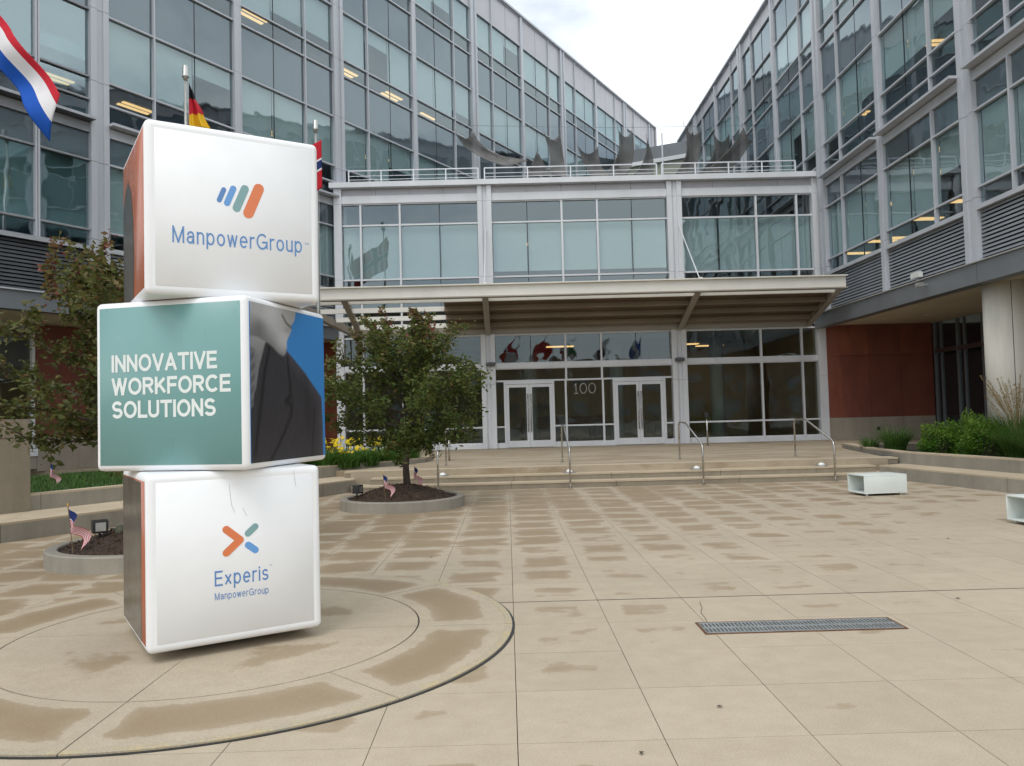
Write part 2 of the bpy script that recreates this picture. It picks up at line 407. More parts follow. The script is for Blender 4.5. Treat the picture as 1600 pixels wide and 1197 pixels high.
# round pad under the sign: eight ring segments round a quartered disc, a little above the slabs
pad = MB().lathe([(PR+.02, .0), (PR+.02, .0045)], 128, PC).build('round_paving_pad', DARK); tag(pad, kind='structure')
def sector(name, mat, r0, r1, a0, a1, z0, z1, nr=8, na=24, edge_scale=.22):
    vs, fs, ed = [], [], []
    for i in range(nr+1):
        for j in range(na+1):
            r = r0+(r1-r0)*i/nr; a = a0+(a1-a0)*j/na
            vs.append((PC[0]+r*math.cos(a), PC[1]+r*math.sin(a), z1))
            da = min(a-a0, a1-a)*max(r, .2); e = min(da, r1-r, (r-r0) if r0 > .01 else 9)
            ed.append(min(1, e/edge_scale))
    for i in range(nr):
        for j in range(na):
            a = i*(na+1)+j; fs.append((a, a+na+1, a+na+2, a+1))
    per = [i*(na+1) for i in range(nr+1)]+[nr*(na+1)+j for j in range(1, na+1)]+[i*(na+1)+na for i in range(nr-1, -1, -1)]+[j for j in range(na-1, 0, -1)]
    b = len(vs)
    for k in per: vs.append((vs[k][0], vs[k][1], z0)); ed.append(0)
    n = len(per)
    for k in range(n): fs.append((per[k], b+k, b+(k+1) % n, per[(k+1) % n]))
    m = bpy.data.meshes.new(name); m.from_pydata(vs, [], fs); m.update(); set_attr(m, 'edge', ed, 'POINT')
    return link(name, m, mat, pad)
for k in range(8):
    a0, a1 = R(45*k), R(45*k+45)
    sector('ring_segment', PAVE_RING, 1.527, 2.195, a0+.0022, a1-.0022, .004, .014)
    sector('edge_segment', EDGE, 2.196, PR, a0+.0018, a1-.0018, .004, .014, 2)
for k in range(4):
    sector('disc_segment', PAVE_IN, .004, 1.515, R(90*k)+.003, R(90*k+90)-.003, .004, .014, 12, 24, .5)

# drain grating set in the paving
dr = empty('drain_grating', (2.125, 6.05, 0)); tag(dr, 'long slotted metal drain grating with rusty rim in the paving', 'drain')
fr = MB()
fr.box(-.735, .735, .148, .163, -.02, .006).box(-.735, .735, -.163, -.148, -.02, .006).box(-.735, -.72, -.148, .148, -.02, .006).box(.72, .735, -.148, .148, -.02, .006)
fr.build('rusty_frame', plain('rusty_iron', (.16, .075, .04), .9, .2, .5, 20), dr)
MB().box(-.72, .72, -.148, .148, .0005, .0015).build('drain_pit', DARK, dr)
for p5 in range(5):
    gm = MB(); x0 = -.717+p5*.2872; x1 = x0+.2845
    for (ya, yb) in ((-.147, -.118), (-.022, .022), (.118, .147)): gm.box(x0, x1, ya, yb, .0015, .0065)
    nsl = 10
    for k in range(nsl+1):
        xx = x0+(x1-x0)*k/nsl
        for (ya, yb) in ((-.118, -.022), (.022, .118)): gm.box(max(x0, xx-.0085), min(x1, xx+.0085), ya, yb, .0015, .0062)
    gm.build('grate_panel', plain('galvanised_grate', (.30, .31, .31), .5, .5, .25, 15), dr)

# landing in front of the doors
land = MB().prism(ccw([(-16, 31), (-16, 24), (-3.9, 19.05), (-3.6, 18.53), (8.7, 18.53), (9.6, 23.2), (14, 24), (18, 33), (11.6, 33)]), -.04, .42)
land.build('landing', PAVE_LAND)
tag(bpy.data.objects['landing'], kind='structure')
# steps: three risers in long cast blocks
steps = empty('entrance_steps', (0, 17.75, 0)); tag(steps, kind='structure')
for k, (xa, xb, joints) in enumerate(((-3.45, 8.40, (.05, 2.35, 5.05)), (-3.1, 8.25, (.1, 2.3, 4.75, 6.9)), (-3.75, 8.95, (.05, 2.4, 4.55)))):
    xs = [xa]+[j for j in joints]+[xb]
    for a, b in zip(xs, xs[1:]):
        y0 = .40*k; z1 = .14*(k+1)
        MB().box(a+.004, b-.004, y0, 1.25, -.03 if k == 0 else .14*k-.005, z1-.035).build('riser_block', CONC_T, steps)
        MB().box(a+.004, b-.004, y0-.012, y0+.6 if k < 2 else y0+.42, z1-.035, z1+.002 if k == 2 else z1).build('tread_slab', TREAD, steps)

# ------------------------------------------------------------------ planters and seat walls
def offs(line, d):
    out = []
    for i, p in enumerate(line):
        a = Vector(line[max(0, i-1)]); b = Vector(line[min(len(line)-1, i+1)]); t = (b-a).normalized()
        out.append((p[0]-t.y*d, p[1]+t.x*d))
    return out
R_low = [(8.30, 18.1), (8.44, 17.17), (8.91, 14.45), (9.72, 10), (10.35, 6.5)]
R_up = [(9.75, 23.6), (9.15, 20.6), (8.97, 18.5), (9.12, 17.6), (9.58, 14.9), (10.42, 10), (11.0, 6.5)]
L_low = [(-10.2, 6.2), (-7.2, 11.53), (-6.21, 13.18), (-3.94, 17.2), (-3.42, 18.12)]
L_up = [(-11.3, 7.0), (-7.63, 13.27), (-6.84, 14.55), (-4.29, 18.76), (-3.72, 19.66), (-2.75, 20.55), (-2.2, 21.6), (-2.1, 22.8)]
lw = empty('seat_wall', (-7.2, 11.5, 0)); tag(lw, 'long low concrete seat wall on the left, angled towards the steps', 'wall')
def seg_wall(root, name_a, front, back, z0, z1, capz, mat):
    """cast wall in lengths with open joints and a paler top"""
    o = root.location
    for i in range(len(front)-1):
        a, b, c, d = Vector(front[i]), Vector(front[i+1]), Vector(back[i+1]), Vector(back[i])
        t = (b-a).normalized()*.004
        q = ccw([tuple(a+t-o.xy), tuple(b-t-o.xy), tuple(c-t-o.xy), tuple(d+t-o.xy)])
        MB().prism(q, z0, z1-capz).build(name_a, mat, root); MB().prism(q, z1-capz, z1).build('wall_top', TREAD, root)
seg_wall(lw, 'wall_length', L_low, [(-11.2, 6.9), (-7.75, 13.15), (-6.95, 14.5), (-4.40, 18.7), (-3.85, 19.5)], -.03, .28, .03, CONC)
rw = empty('seat_wall', (8.44, 17.17, 0)); tag(rw, 'long low concrete seat wall on the right beyond the white bench', 'wall')
seg_wall(rw, 'wall_length', R_low, [(9.05, 18.5), (9.22, 17.6), (9.65, 14.95), (10.5, 10), (11.1, 6.5)], -.03, .28, .03, CONC)
lp = empty('planter_wall', (-6.84, 14.5, 0)); tag(lp, 'raised concrete planter wall holding lawn and yellow lilies on the left', 'wall')
seg_wall(lp, 'wall_length', L_up, offs(L_up, .24), .2, .55, .03, CONC)
rp = empty('planter_wall', (9.0, 18.5, 0)); tag(rp, 'raised concrete planter wall holding shrubs and grasses on the right', 'wall')
seg_wall(rp, 'wall_length', R_up, offs(R_up, .24), .2, .55, .03, CONC)
soil_r = MB().prism(ccw(offs(R_up, .2)+[(18, 6.5), (18, 23.6)]), .1, .48).build('planting_bed', SOIL); tag(soil_r, kind='structure')
soil_l = MB().prism(ccw(offs(L_up, .2)+[(-4, 25.5), (-9.5, 22.5), (-14, 14), (-15, 7)]), .1, .48).build('lawn_bed', plain('lawn_soil', (.035, .055, .016), .95, 0, .4, 8)); tag(soil_l, kind='structure')
# tan pier at the far left
pr = empty('concrete_pier', (-7.7, 13.1, .28)); tag(pr, 'plain tan concrete pier wall at the left edge under the tree', 'wall')
pd = Vector((-.515, -.857)); pn = Vector((-.857, .515))
def pier(z0, z1, name, e=0.):
    a = Vector((0, 0))-pn*e; b = a+pd*4.5; q = [tuple(a), tuple(b), tuple(b+pn*(.6+2*e)), tuple(a+pn*(.6+2*e))]
    MB().prism(ccw(q), z0, z1).build(name, CONC_T, pr)
pier(0, 1.17, 'pier_body'); pier(1.17, 1.185, 'shadow_joint', -.015); pier(1.185, 1.48, 'pier_cap')

# ------------------------------------------------------------------ facades
LAMPBOX = MB().box(-.6, .6, -.07, .07, -.03, 0).mesh('tube_light'); LAMPBOX.materials.append(LAMP)
def pane(root, x0, x1, z0, z1, mat, y=.03, t=.014):
    w, h = x1-x0, z1-z0
    o = box('pane', mat, root, (x0+x1)/2, y, (z0+z1)/2, w, t, h)
    o.rotation_euler = (rng.gauss(0, .0016), 0, rng.gauss(0, .0022)); return o
def blind(root, x0, x1, z0, z1):
    box('roller_blind', BLIND, root, (x0+x1)/2, .14, (z0+z1)/2, x1-x0, .012, z1-z0)

def bay(root, xa, xb, rows, marks, rail_h=.07, drops=None, depth=.05):
    """one bay of curtain wall between two columns: panes, rails, mullions.  marks: mullion kind at each third"""
    n = len(marks)+1; w = (xb-xa)/n
    zs = sorted(set([r[0] for r in rows]+[r[1] for r in rows]))
    for z in zs:
        box('rail', WING, root, (xa+xb)/2, -.005, z, xb-xa, .10, rail_h-.02)
    runs = []
    for r in rows:
        if runs and abs(runs[-1][1]-r[0]) < 1e-3: runs[-1][1] = r[1]
        else: runs.append([r[0], r[1]])
    for k, mk in enumerate(marks):
        x = xa+w*(k+1)
        for z0, z1 in runs:
            if mk == 'w': box('mullion', WING, root, x, -.012, (z0+z1)/2, .05, .12, z1-z0)
            else: box('glazing_joint', DARK, root, x, .028, (z0+z1)/2, .022, .03, z1-z0)
    for z0, z1, kind in rows:
        for k in range(n):
            x0 = xa+w*k+.012; x1 = xa+w*(k+1)-.012
            if kind == 'P':
                box('metal_panel', PANEL, root, (x0+x1)/2, .01, (z0+z1)/2, x1-x0, .03, z1-z0); continue
            mat = SPAN if kind == 'S' else GLASS
            pane(root, x0, x1, z0+.02, z1-.02, mat)
            if kind == 'B':
                d = rng.random()
                low = z0+.03 if d < .72 else z0+(z1-z0)*rng.choice((.25, .45, .7))
                if d > .95: continue
                blind(root, x0+.01, x1-.01, low, z1)

def column(root, x, z0, z1, w, d=.11):
    """pilaster: two flat cover plates either side of a recessed web, in lengths with joints"""
    zs = [z0]
    for z in (6.6, 8.7, 10.9, 12.9, 15.1, 17.1, 19.3, 21.1):
        if z0+.5 < z < z1-.4: zs.append(z)
    zs.append(z1)
    for a, b in zip(zs, zs[1:]):
        m = MB()
        if w > .45:
            m.box(-w/2, -w*.16, -d, .12, a+.006, b-.006).box(w*.20, w/2, -d, .12, a+.006, b-.006).box(-w*.16, w*.20, -d+.05, .12, a+.006, b-.006)
        else:
            m.box(-w/2, w*.12, -d*.8, .12, a+.005, b-.005).box(w*.12, w/2, -d*.45, .12, a+.005, b-.005)
        m.build('pilaster', WING, root, (x, 0, 0))

def louvre_bank(root, xa, xb, z0, z1):
    n = int((z1-z0)/.098)
    key = ('louvre', round(xb-xa, 2))
    if key not in BOXES:
        L = (xb-xa)/2
        BOXES[key] = MB().add([(-L, -.05, -.04), (L, -.05, -.04), (L, .04, .0), (-L, .04, .0), (-L, -.03, .026), (L, -.03, .026), (L, .05, .04), (-L, .05, .04)],
                              [(0, 3, 2, 1), (4, 5, 6, 7), (0, 1, 5, 4), (1, 2, 6, 5), (2, 3, 7, 6), (3, 0, 4, 7)]).mesh('louvre_slat')
        BOXES[key].materials.append(LOUVRE)
    for k in range(n):
        link('louvre_slat', BOXES[key], None, root, ((xa+xb)/2, .03, z0+.05+k*(z1-z0-.06)/(n-.5)))
    box('louvre_backing', DARK, root, (xa+xb)/2, .12, (z0+z1)/2, xb-xa, .02, z1-z0)

def ledge(root, xa, xb):
    box('sunshade_ledge', WING, root, (xa+xb)/2, -.16, 9.80, xb-xa, .32, .07)
    box('head_panel', WING, root, (xa+xb)/2, -.005, 9.625, xb-xa, .07, .22)

# ---- left wing, at 30 degrees to the entrance front
LA = R(30.7)
LWO = Vector((-6.15, 29.6, 0))
lwing = empty('office_wing', LWO, R(90)-LA)
tag(lwing, 'tall glazed office wing on the left with white pilasters, slanting away behind the entrance', 'building')
def lw_local(P):
    v = P-LWO; dx = Vector((math.sin(LA), math.cos(LA), 0)); dy = Vector((-math.cos(LA), math.sin(LA), 0))
    return Vector((v.dot(dx), v.dot(dy), v.z))
LOW = [(6.40, 6.85, 'V'), (6.85, 8.73, 'B'), (8.73, 9.50, 'S')]
MID = [(9.85, 10.38, 'V'), (10.38, 11.0, 'V'), (11.0, 12.85, 'B'), (12.85, 14.57, 'S'), (14.57, 15.2, 'V'), (15.2, 17.06, 'B'), (17.06, 18.75, 'S'), (18.75, 19.4, 'V'), (19.4, 21.05, 'B'), (21.05, 22.62, 'P')]
HIGH = MID[1:]
wide = [-9.25+9.47*k for k in range(-1, 5)]; thin = [-4.5+9.47*k for k in range(-1, 5)]
cols = sorted([(x, .52) for x in wide]+[(x, .32) for x in thin])
XEND = 34.6
cols = [c for c in cols if c[0] < XEND-1]
for x, w in cols:
    near = x < 0.6
    column(lwing, x, 4.98 if near else 9.9, 22.66, w)
ends = [c for c in cols]+[(XEND, .3)]
for (xa, wa), (xb, wb) in zip(ends, ends[1:]):
    if xb < -10.5: continue                # out of the picture
    a, b = xa+wa/2, xb-wb/2
    marks = ('w', 'd') if wa > wb else ('d', 'w')
    if xb < 0.6:
        bay(lwing, a, b, LOW+MID, marks)
        ledge(lwing, a-.02, b+.02); louvre_bank(lwing, a, b, 5.02, 6.30)
        box('sill', WING, lwing, (a+b)/2, -.03, 6.345, b-a, .16, .11)
    else:
        bay(lwing, a, b, HIGH, marks)
# the bay that only peeps in at the left edge
bay(lwing, -13.6, -9.25-.26, LOW+MID, ('d', 'w')); ledge(lwing, -13.6, -9.5); louvre_bank(lwing, -13.6, -9.51, 5.02, 6.30)
box('sill', WING, lwing, -11.55, -.03, 6.345, 4.08, .16, .11)
XL0 = -18.0
box('parapet_cap', WING, lwing, (XL0+XEND)/2, .05, 22.70, XEND-XL0, .42, .10)
for z0, z1, xa in ((8.85, 9.75, XL0), (12.9, 14.1, XL0), (17.1, 18.3, XL0), (21.2, 22.5, XL0)):
    box('floor_slab', SLABC, lwing, (xa+XEND)/2, 4.35, (z0+z1)/2, XEND-xa, 8.3, z1-z0)
box('floor_slab', SLABC, lwing, (XL0+.4)/2, 4.35, 5.6, .4-XL0, 8.3, 1.2)
box('interior_wall', INTW, lwing, (XL0+XEND)/2, 8.4, 13.6, XEND-XL0, .2, 17.8)
box('end_wall', PANEL, lwing, XEND+.1, 4.2, 16, .2, 8.6, 13.4)
box('end_wall', PANEL, lwing, XL0-.1, 4.2, 13.6, .2, 8.6, 18)
box('fascia', FASCIA, lwing, (XL0-.1+.2)/2, -.05, 4.74, .3-XL0, .34, .47)
box('fascia_cap', WING, lwing, (XL0+.2)/2, -.08, 4.985, .3-XL0, .42, .035)
box('soffit', SOFFIT, lwing, (XL0+.3)/2, 1.5, 4.56, .3-XL0, 2.7, .06)
# ground storey, set back under the fascia
for k in range(6):
    xa = -14.4+k*2.4; isw = k in (1, 3)
    for (z0, z1) in ((1.35, 2.9), (2.915, 4.5)):
        if not isw: box('cladding_panel', RED, lwing, xa+1.2, 2.45, (z0+z1)/2, 2.38, .08, z1-z0)
    if isw:
        pane(lwing, xa+.08, xa+2.32, 1.05, 4.45, GLASS_L, 2.55); box('window_sill', WHITE, lwing, xa+1.2, 2.4, .93, 2.4, .22, .2)
        box('mullion', WHITE, lwing, xa+1.2, 2.5, 2.75, .07, .1, 3.4)
        box('window_frame', WHITE, lwing, xa+.04, 2.48, 2.75, .08, .12, 3.4); box('window_frame', WHITE, lwing, xa+2.36, 2.48, 2.75, .08, .12, 3.4)
    box('stone_plinth', STONE, lwing, xa+1.2, 2.42, .65 if isw else .87, 2.39, .16, .35 if isw else .93)
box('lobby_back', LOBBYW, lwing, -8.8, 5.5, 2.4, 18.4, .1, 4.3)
box('cladding_backing', DARK, lwing, -.25, 2.9, 2.4, 1.6, .6, 4.3)
box('cladding_backing', DARK, lwing, -8.8, 2.52, 2.9, 18, .02, .04)
box('end_return', RED, lwing, .35, 1.3, 2.5, .1, 2.5, 4.1)
def tubes(root, local, pts, dirx=True):
    for P, ang in pts:
        q = local(P)
        if not (.4 < q.y < 8): continue
        for s in (-.14, .14):
            o = link('ceiling_light', LAMPBOX, None, root, (q.x+(s if not dirx else 0), q.y+(s if dirx else 0), q.z-.012), (0, 0, 0 if dirx else R(90)))
tubes(lwing, lw_local, [(at_z(x, y, z), 0) for x, y, z in ((14, 10, 12.9), (83, 120, 12.9), (212, 168, 12.9), (395, 25, 17.1), (540, 112, 17.1), (612, 150, 17.1),
      (592, 246, 12.9), (583, 248, 12.9), (8, 345, 8.85), (425, 208, 12.9), (775, 235, 12.9), (332, 207, 12.9), (665, 182, 17.1))])

# ---- right wing, square to the entrance front
RX = 11.6
rwing = empty('office_wing', (RX, 0, 0), R(-90))
tag(rwing, 'glazed office wing on the right over an open arcade, square to the entrance front', 'building')
rw_local = lambda P: Vector((-P.y, P.x-RX, P.z))
RLOW = LOW
RMID = [(9.85, 10.38, 'V'), (10.38, 11.0, 'V'), (11.0, 12.85, 'B'), (12.85, 14.5, 'S'), (14.5, 15.15, 'V'), (15.15, 16.77, 'B'), (16.77, 18.3, 'S'), (18.3, 18.98, 'P')]
yw = [47.05, 37.9, 28.75, 19.6, 10.45]; yt = [42.5, 33.32, 24.2, 15.05]
rc = sorted([(y, .56) for y in yw]+[(y, .32) for y in yt])
for y, w in rc: column(rwing, -y, 4.98 if y < 29.5 else 9.9, 19.0, w)
rc2 = rc+[(51.5, .3)]
for (ya, wa), (yb, wb) in zip(rc2, rc2[1:]):
    a, b = -yb+wb/2, -ya-wa/2
    marks = ('w', 'd') if wb > wa else ('d', 'w')
    if yb < 29:
        bay(rwing, a, b, RLOW+RMID, marks); ledge(rwing, a-.02, b+.02); louvre_bank(rwing, a, b, 5.02, 6.30)
        box('sill', WING, rwing, (a+b)/2, -.03, 6.345, b-a, .16, .11)
    else:
        bay(rwing, a, b, RMID[1:], marks)
Y0R, Y1R = 8.0, 51.6
mid = -(Y0R+Y1R)/2; LEN = Y1R-Y0R
box('parapet_cap', WING, rwing, mid, .05, 19.05, LEN, .40, .10)
for z0, z1 in ((8.85, 9.75), (12.9, 14.1), (16.85, 18.9), (5.0, 6.2)):
    box('floor_slab', SLABC, rwing, mid, 4.35, (z0+z1)/2, LEN, 8.3, z1-z0)
box('interior_wall', INTW, rwing, mid, 8.4, 11.9, LEN, .2, 14.0)
box('end_wall', PANEL, rwing, -Y1R-.1, 4.2, 12, .2, 8.6, 14); box('end_wall', PANEL, rwing, -Y0R+.1, 4.2, 12, .2, 8.6, 14)
for k, (a, b) in enumerate(((29.42, 24.3), (24.29, 19.2), (19.19, 14.1), (14.09, 8.0))):
    box('fascia', FASCIA, rwing, -(a+b)/2, -.07, 4.735, a-b-.006, .36, .50)
    box('fascia_cap', plain('grey_cap', (.40, .41, .41), .5), rwing, -(a+b)/2, -.09, 5.0, a-b-.004, .42, .03)
box('soffit', SOFFIT, rwing, -18.7, 1.95, 4.56, 21.4, 3.75, .06)
for y in (26.2, 21.5): MB().lathe([(.09, 4.515), (.09, 4.535)], 16).build('downlight', WHITE, rwing, (-y, 2.2, 0))
# red clad wall closing the arcade, stone plinth, dark glazing behind
def wall_back(root, a, b, zlo, zhi):
    a, b = Vector(a), Vector(b); d = b-a
    MB().box(-.02, d.length+.02, -.14, -.095, zlo, zhi).build('cladding_backing', DARK, root, (a.x, a.y, 0), (0, 0, math.atan2(d.y, d.x)))
def wall_face(root, pts, k, zlo, zhi, name, mat, t=.06):
    a, b = Vector(pts[k][:2]), Vector(pts[k+1][:2]); d = (b-a); L = d.length; ang = math.atan2(d.y, d.x)
    o = MB().box(.004, L-.004, 0, t, zlo, zhi).build(name, mat, root, (a.x, a.y, 0), (0, 0, ang)); return o
pts = [(11.68, 29.42), (11.98, 28.78), (12.98, 28.74), (14.1, 28.72), (15.25, 28.70)]
for k in range(len(pts)-1):
    for z0, z1 in ((1.22, 3.42), (3.43, 4.53)):
        p = [(-q[1], q[0]-RX) for q in pts]
        wall_face(rwing, [(p[k+1][0], p[k+1][1]), (p[k][0], p[k][1])], 0, z0, z1, 'cladding_panel', RED, -.06)
    wall_face(rwing, [(p[k+1][0], p[k+1][1]), (p[k][0], p[k][1])], 0, .40, 1.215, 'stone_plinth', STONE, -.09)
    wall_back(rwing, p[k+1], p[k], .42, 4.53)
box('cladding_backing', DARK, rwing, -29.2, 2.35, 2.5, .6, 3.4, 4.2)
box('vent_plate', BLACKP, rwing, -28.60, 1.55, .80, .02, .10, .13)
gx = 3.72
for k in range(8):
    ya = 28.6-k*1.45
    pane(rwing, 0, 1.36, .95, 3.42, GLASS_L).matrix_local = Matrix.Translation((-ya+.72, gx, 2.1))
    pane(rwing, 0, 1.36, 3.58, 4.5, GLASS_L).matrix_local = Matrix.Translation((-ya+.72, gx, 4.05))
    box('arcade_mullion', FASCIA, rwing, -ya, gx, 2.5, .07, .12, 4.0)
    box('arcade_mullion', FASCIA, rwing, -ya+.4, gx, 2.5, .05, .1, 4.0)
box('arcade_rail', plain('bronze_frame', (.10, .07, .06), .4, .3), rwing, -22.8, gx, 3.5, 11.7, .12, .14)
box('arcade_rail', FASCIA, rwing, -22.8, gx, .90, 11.7, .12, .07); box('stone_plinth', STONE, rwing, -22.8, gx, .62, 11.7, .2, .46)
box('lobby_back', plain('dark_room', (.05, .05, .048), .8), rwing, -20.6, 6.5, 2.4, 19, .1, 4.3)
box('room_end', DARK, rwing, -29.3, 5.2, 2.4, .1, 3.2, 4.3)
tubes(rwing, rw_local, [(at_z(x, y, z), 0) for x, y, z in ((1442, 66, 12.9), (1332, 176, 12.9), (1450, 268, 8.85), (1338, 347, 8.85), (1375, 318, 8.85), (1340, 395, 8.85), (1378, 376, 8.85), (1402, 371, 8.85), (1447, 341, 8.85), (1507, 313, 8.85), (1480, 232, 8.85))], False)
# floodlight and camera on the fascia
cctv = empty('security_camera', (11.44, 22.2, 5.02)); tag(cctv, 'small white security camera on the grey fascia at right', 'camera')
MB().box(-.06, .06, -.24, .2, .10, .24).box(-.05, .05, -.2, .16, .24, .26).build('housing', plain('white_plastic', (.75, .75, .73), .4), cctv)
MB().bar((.0, 0, .1), (.08, 0, -.02), .04, .04).build('bracket', ALU, cctv)
fl = empty('floodlight', (11.22, 21.45, 4.82)); tag(fl, 'small grey floodlight sticking out of the fascia beside the camera', 'lamp')
MB().box(-.16, -.02, -.09, .09, -.05, .05).build('lamp_head', ALU, fl); MB().bar((-.02, 0, 0), (.14, 0, 0), .04, .04).build('arm', ALU, fl)

column_o = MB().lathe([(.53, .42), (.53, 4.53)], 40).build('round_column', COLUMN, None, (12.3, 19.6, 0), smooth=True)
for f in column_o.data.polygons: f.use_smooth = abs(f.normal.z) < .5
MB().box(-.006, .006, -.004, .004, .42, 4.52).build('vertical_joint', DARK, column_o, (.53*math.cos(R(-112)), .53*math.sin(R(-112)), 0))
tag(column_o, 'thick round concrete column under the right wing behind tall grass', 'column')

# ---- block closing the gap between the wings at the back
lk = empty('link_building', (9.3, 50, 0)); tag(lk, 'low pale building with dark eaves between the two wings at the back', 'building')
MB().prism(ccw([(-1.6, 1.6), (2.25, -.4), (2.25, 6), (-1.6, 7)]), 0, 17.3).build('wall', plain('pale_green_wall', (.34, .36, .30), .7), lk)
MB().prism(ccw([(-1.65, 1.4), (2.27, -.6), (2.27, 6), (-1.65, 7)]), 17.3, 17.55).build('white_trim', WHITE, lk)
MB().prism(ccw([(-1.65, 1.42), (2.27, -.58), (2.27, 6), (-1.65, 7)]), 17.55, 18.35).build('dark_eaves', FASCIA, lk)

# ------------------------------------------------------------------ entrance pavilion
PY0 = 29.5
pv = empty('entrance_pavilion', (0, PY0, 0)); tag(pv, 'two storey glazed entrance block with double doors and white columns', 'building')
XL, XR, C1, C2 = -6.02, 11.58, -.64, 6.33
for x, w in ((XL, .28), (XR, .34), (C1, .52), (C2, .54)):
    zs = [.42, 2.75, 4.66, 6.7, 9.5, 10.07]
    for a, b in zip(zs, zs[1:]):
        m = MB()
        if w > .4: m.box(-w/2, -w*.17, -.20, .12, a+.004, b-.004).box(w*.17, w/2, -.20, .12, a+.004, b-.004).box(-w*.17, w*.17, -.11, .12, a+.004, b-.004).box(-w*.05, w*.05, -.14, -.11, a+.004, b-.004)
        else: m.box(-w/2, w/2, -.16, .12, a+.004, b-.004)
        m.build('pilaster', WHITE, pv, (x, 0, 0))
bays = [(XL+.14, C1-.26, [(-5.2, 'w'), (-3.76, 'w'), (-2.31, 'd')]), (C1+.26, C2-.27, [(.92, 'd'), (2.19, 'w'), (3.5, 'w'), (4.78, 'd')]), (C2+.27, XR-.17, [(7.97, 'd'), (9.36, 'w'), (10.86, 'w')])]
UPR = [(4.72, 6.70, 'V'), (6.70, 8.71, 'B'), (8.71, 9.5, 'V')]
def grid(xa, xb, marks, rows, gl, zb=None):
    xs = [xa]+[m[0] for m in marks]+[xb]
    for z in sorted(set(sum([[r[0], r[1]] for r in rows], []))):
        box('rail', WHITE, pv, (xa+xb)/2, -.005, z, xb-xa, .10, .06)
    z0, z1 = min(r[0] for r in rows), max(r[1] for r in rows)
    for x, k in marks:
        if k == 'w': box('mullion', WHITE, pv, x, -.012, (z0+z1)/2, .07, .12, z1-z0)
        else: box('glazing_joint', DARK, pv, x, .028, (z0+z1)/2, .024, .03, z1-z0)
    for ra, rb, kind in rows:
        for a, b in zip(xs, xs[1:]):
            pane(pv, a+.012, b-.012, ra+.02, rb-.02, gl)
            if kind == 'B': blind(pv, a+.03, b-.03, ra+(.22 if a > -1 and b < 6.4 else .05), rb)
for xa, xb, mk in bays:
    grid(xa, xb, mk, UPR, GLASS)
    box('white_band', WHITE, pv, (xa+xb)/2, -.03, 9.645, xb-xa, .16, .26)
    box('band_trim', WHITE, pv, (xa+xb)/2, -.01, 9.80, xb-xa, .09, .03)
    n = 3 if xa > 6 else 5; n = {0: 4, 1: 5, 2: 4}[bays.index((xa, xb, mk))]
    for k in range(n):
        box('frieze_panel', PANEL, pv, xa+(xb-xa)*(k+.5)/n, .02, 9.945, (xb-xa)/n-.012, .06, .245)
box('roof_cap', WHITE, pv, (XL+XR)/2, .05, 10.17, XR-XL+.55, .72, .19)
box('roof_slab', SLABC, pv, 2.8, 5.0, 9.93, 17.4, 9.1, .44)
# ground storey
LOWR = [(.60, 1.19, 'V'), (1.19, 3.32, 'V')]
for i in (0, 2):
    xa, xb, mk = bays[i]
    grid(xa, xb, mk, LOWR, GLASS_L); grid(xa, xb, mk, [(3.5, 4.55, 'V')], GLASS_L)
    box('bottom_rail', WHITE, pv, (xa+xb)/2, -.02, .50, xb-xa, .14, .16); box('mid_band', WHITE, pv, (xa+xb)/2, -.03, 3.41, xb-xa, .14, .17)
xa, xb, mk = bays[1]
grid(xa, xb, mk, [(3.5, 4.55, 'V')], GLASS_L); grid(xa, xb, mk, [(2.86, 3.32, 'V')], GLASS_L)
box('mid_band', WHITE, pv, (xa+xb)/2, -.03, 3.41, xb-xa, .14, .17)
for xa_, xb_ in ((xa, -.10), (1.74, 2.16), (2.16, 3.52), (3.52, 3.88), (5.80, xb)):
    for z0, z1 in ((.62, 1.19), (1.19, 2.83)):
        pane(pv, xa_+.03, xb_-.03, z0+.02, z1-.02, GLASS_L)
    box('rail', WHITE, pv, (xa_+xb_)/2, -.005, 1.19, xb_-xa_, .09, .055); box('bottom_rail', WHITE, pv, (xa_+xb_)/2, -.01, .52, xb_-xa_, .12, .19)
for x in (2.16, 3.52): box('mullion', WHITE, pv, x, -.012, 1.72, .07, .12, 2.24)
def door_pair(x0, x1):
    box('door_head', WHITE, pv, (x0+x1)/2, -.03, 2.785, x1-x0, .15, .09)
    for x in (x0+.04, x1-.04): box('door_jamb', WHITE, pv, x, -.03, 1.58, .08, .15, 2.31)
    xm = (x0+x1)/2; w = (x1-x0-.17)/2
    for s in (-1, 1):
        c = xm+s*(w/2+.004); st = .10
        d = MB(); d.box(-w/2, -w/2+st, -.03, .03, .44, 2.73).box(w/2-st, w/2, -.03, .03, .44, 2.73).box(-w/2+st, w/2-st, -.03, .03, .44, .68).box(-w/2+st, w/2-st, -.03, .03, 2.62, 2.73)
        o = d.build('door', WHITE, pv, (c, -.04, 0))
        p_ = box('pane', GLASS_L, o, 0, 0, 1.65, w-2*st-.01, .012, 1.93)
        hx = -s*(w/2-.05)
        MB().tube([(hx, -.045, 1.0), (hx, -.10, 1.02), (hx, -.10, 2.35), (hx, -.045, 2.37)], .018, 8).build('pull_handle', STEEL, o, smooth=True)
door_pair(-.10, 1.74); door_pair(3.88, 5.80)
MB().box(-6, 11.6, 0.3, 9.3, .36, .425).build('lobby_floor', LOBBYF, pv)
MB().box(-5.9, 11.5, 9.0, 9.2, .43, 4.6).build('lobby_back', LOBBYW, pv)
MB().box(-6, 11.6, .4, 9.4, 4.60, 5.0).build('floor_slab', SLABC, pv)
MB().box(-6, 11.6, 9.2, 9.4, 5.0, 9.8).build('interior_wall', INTW, pv)
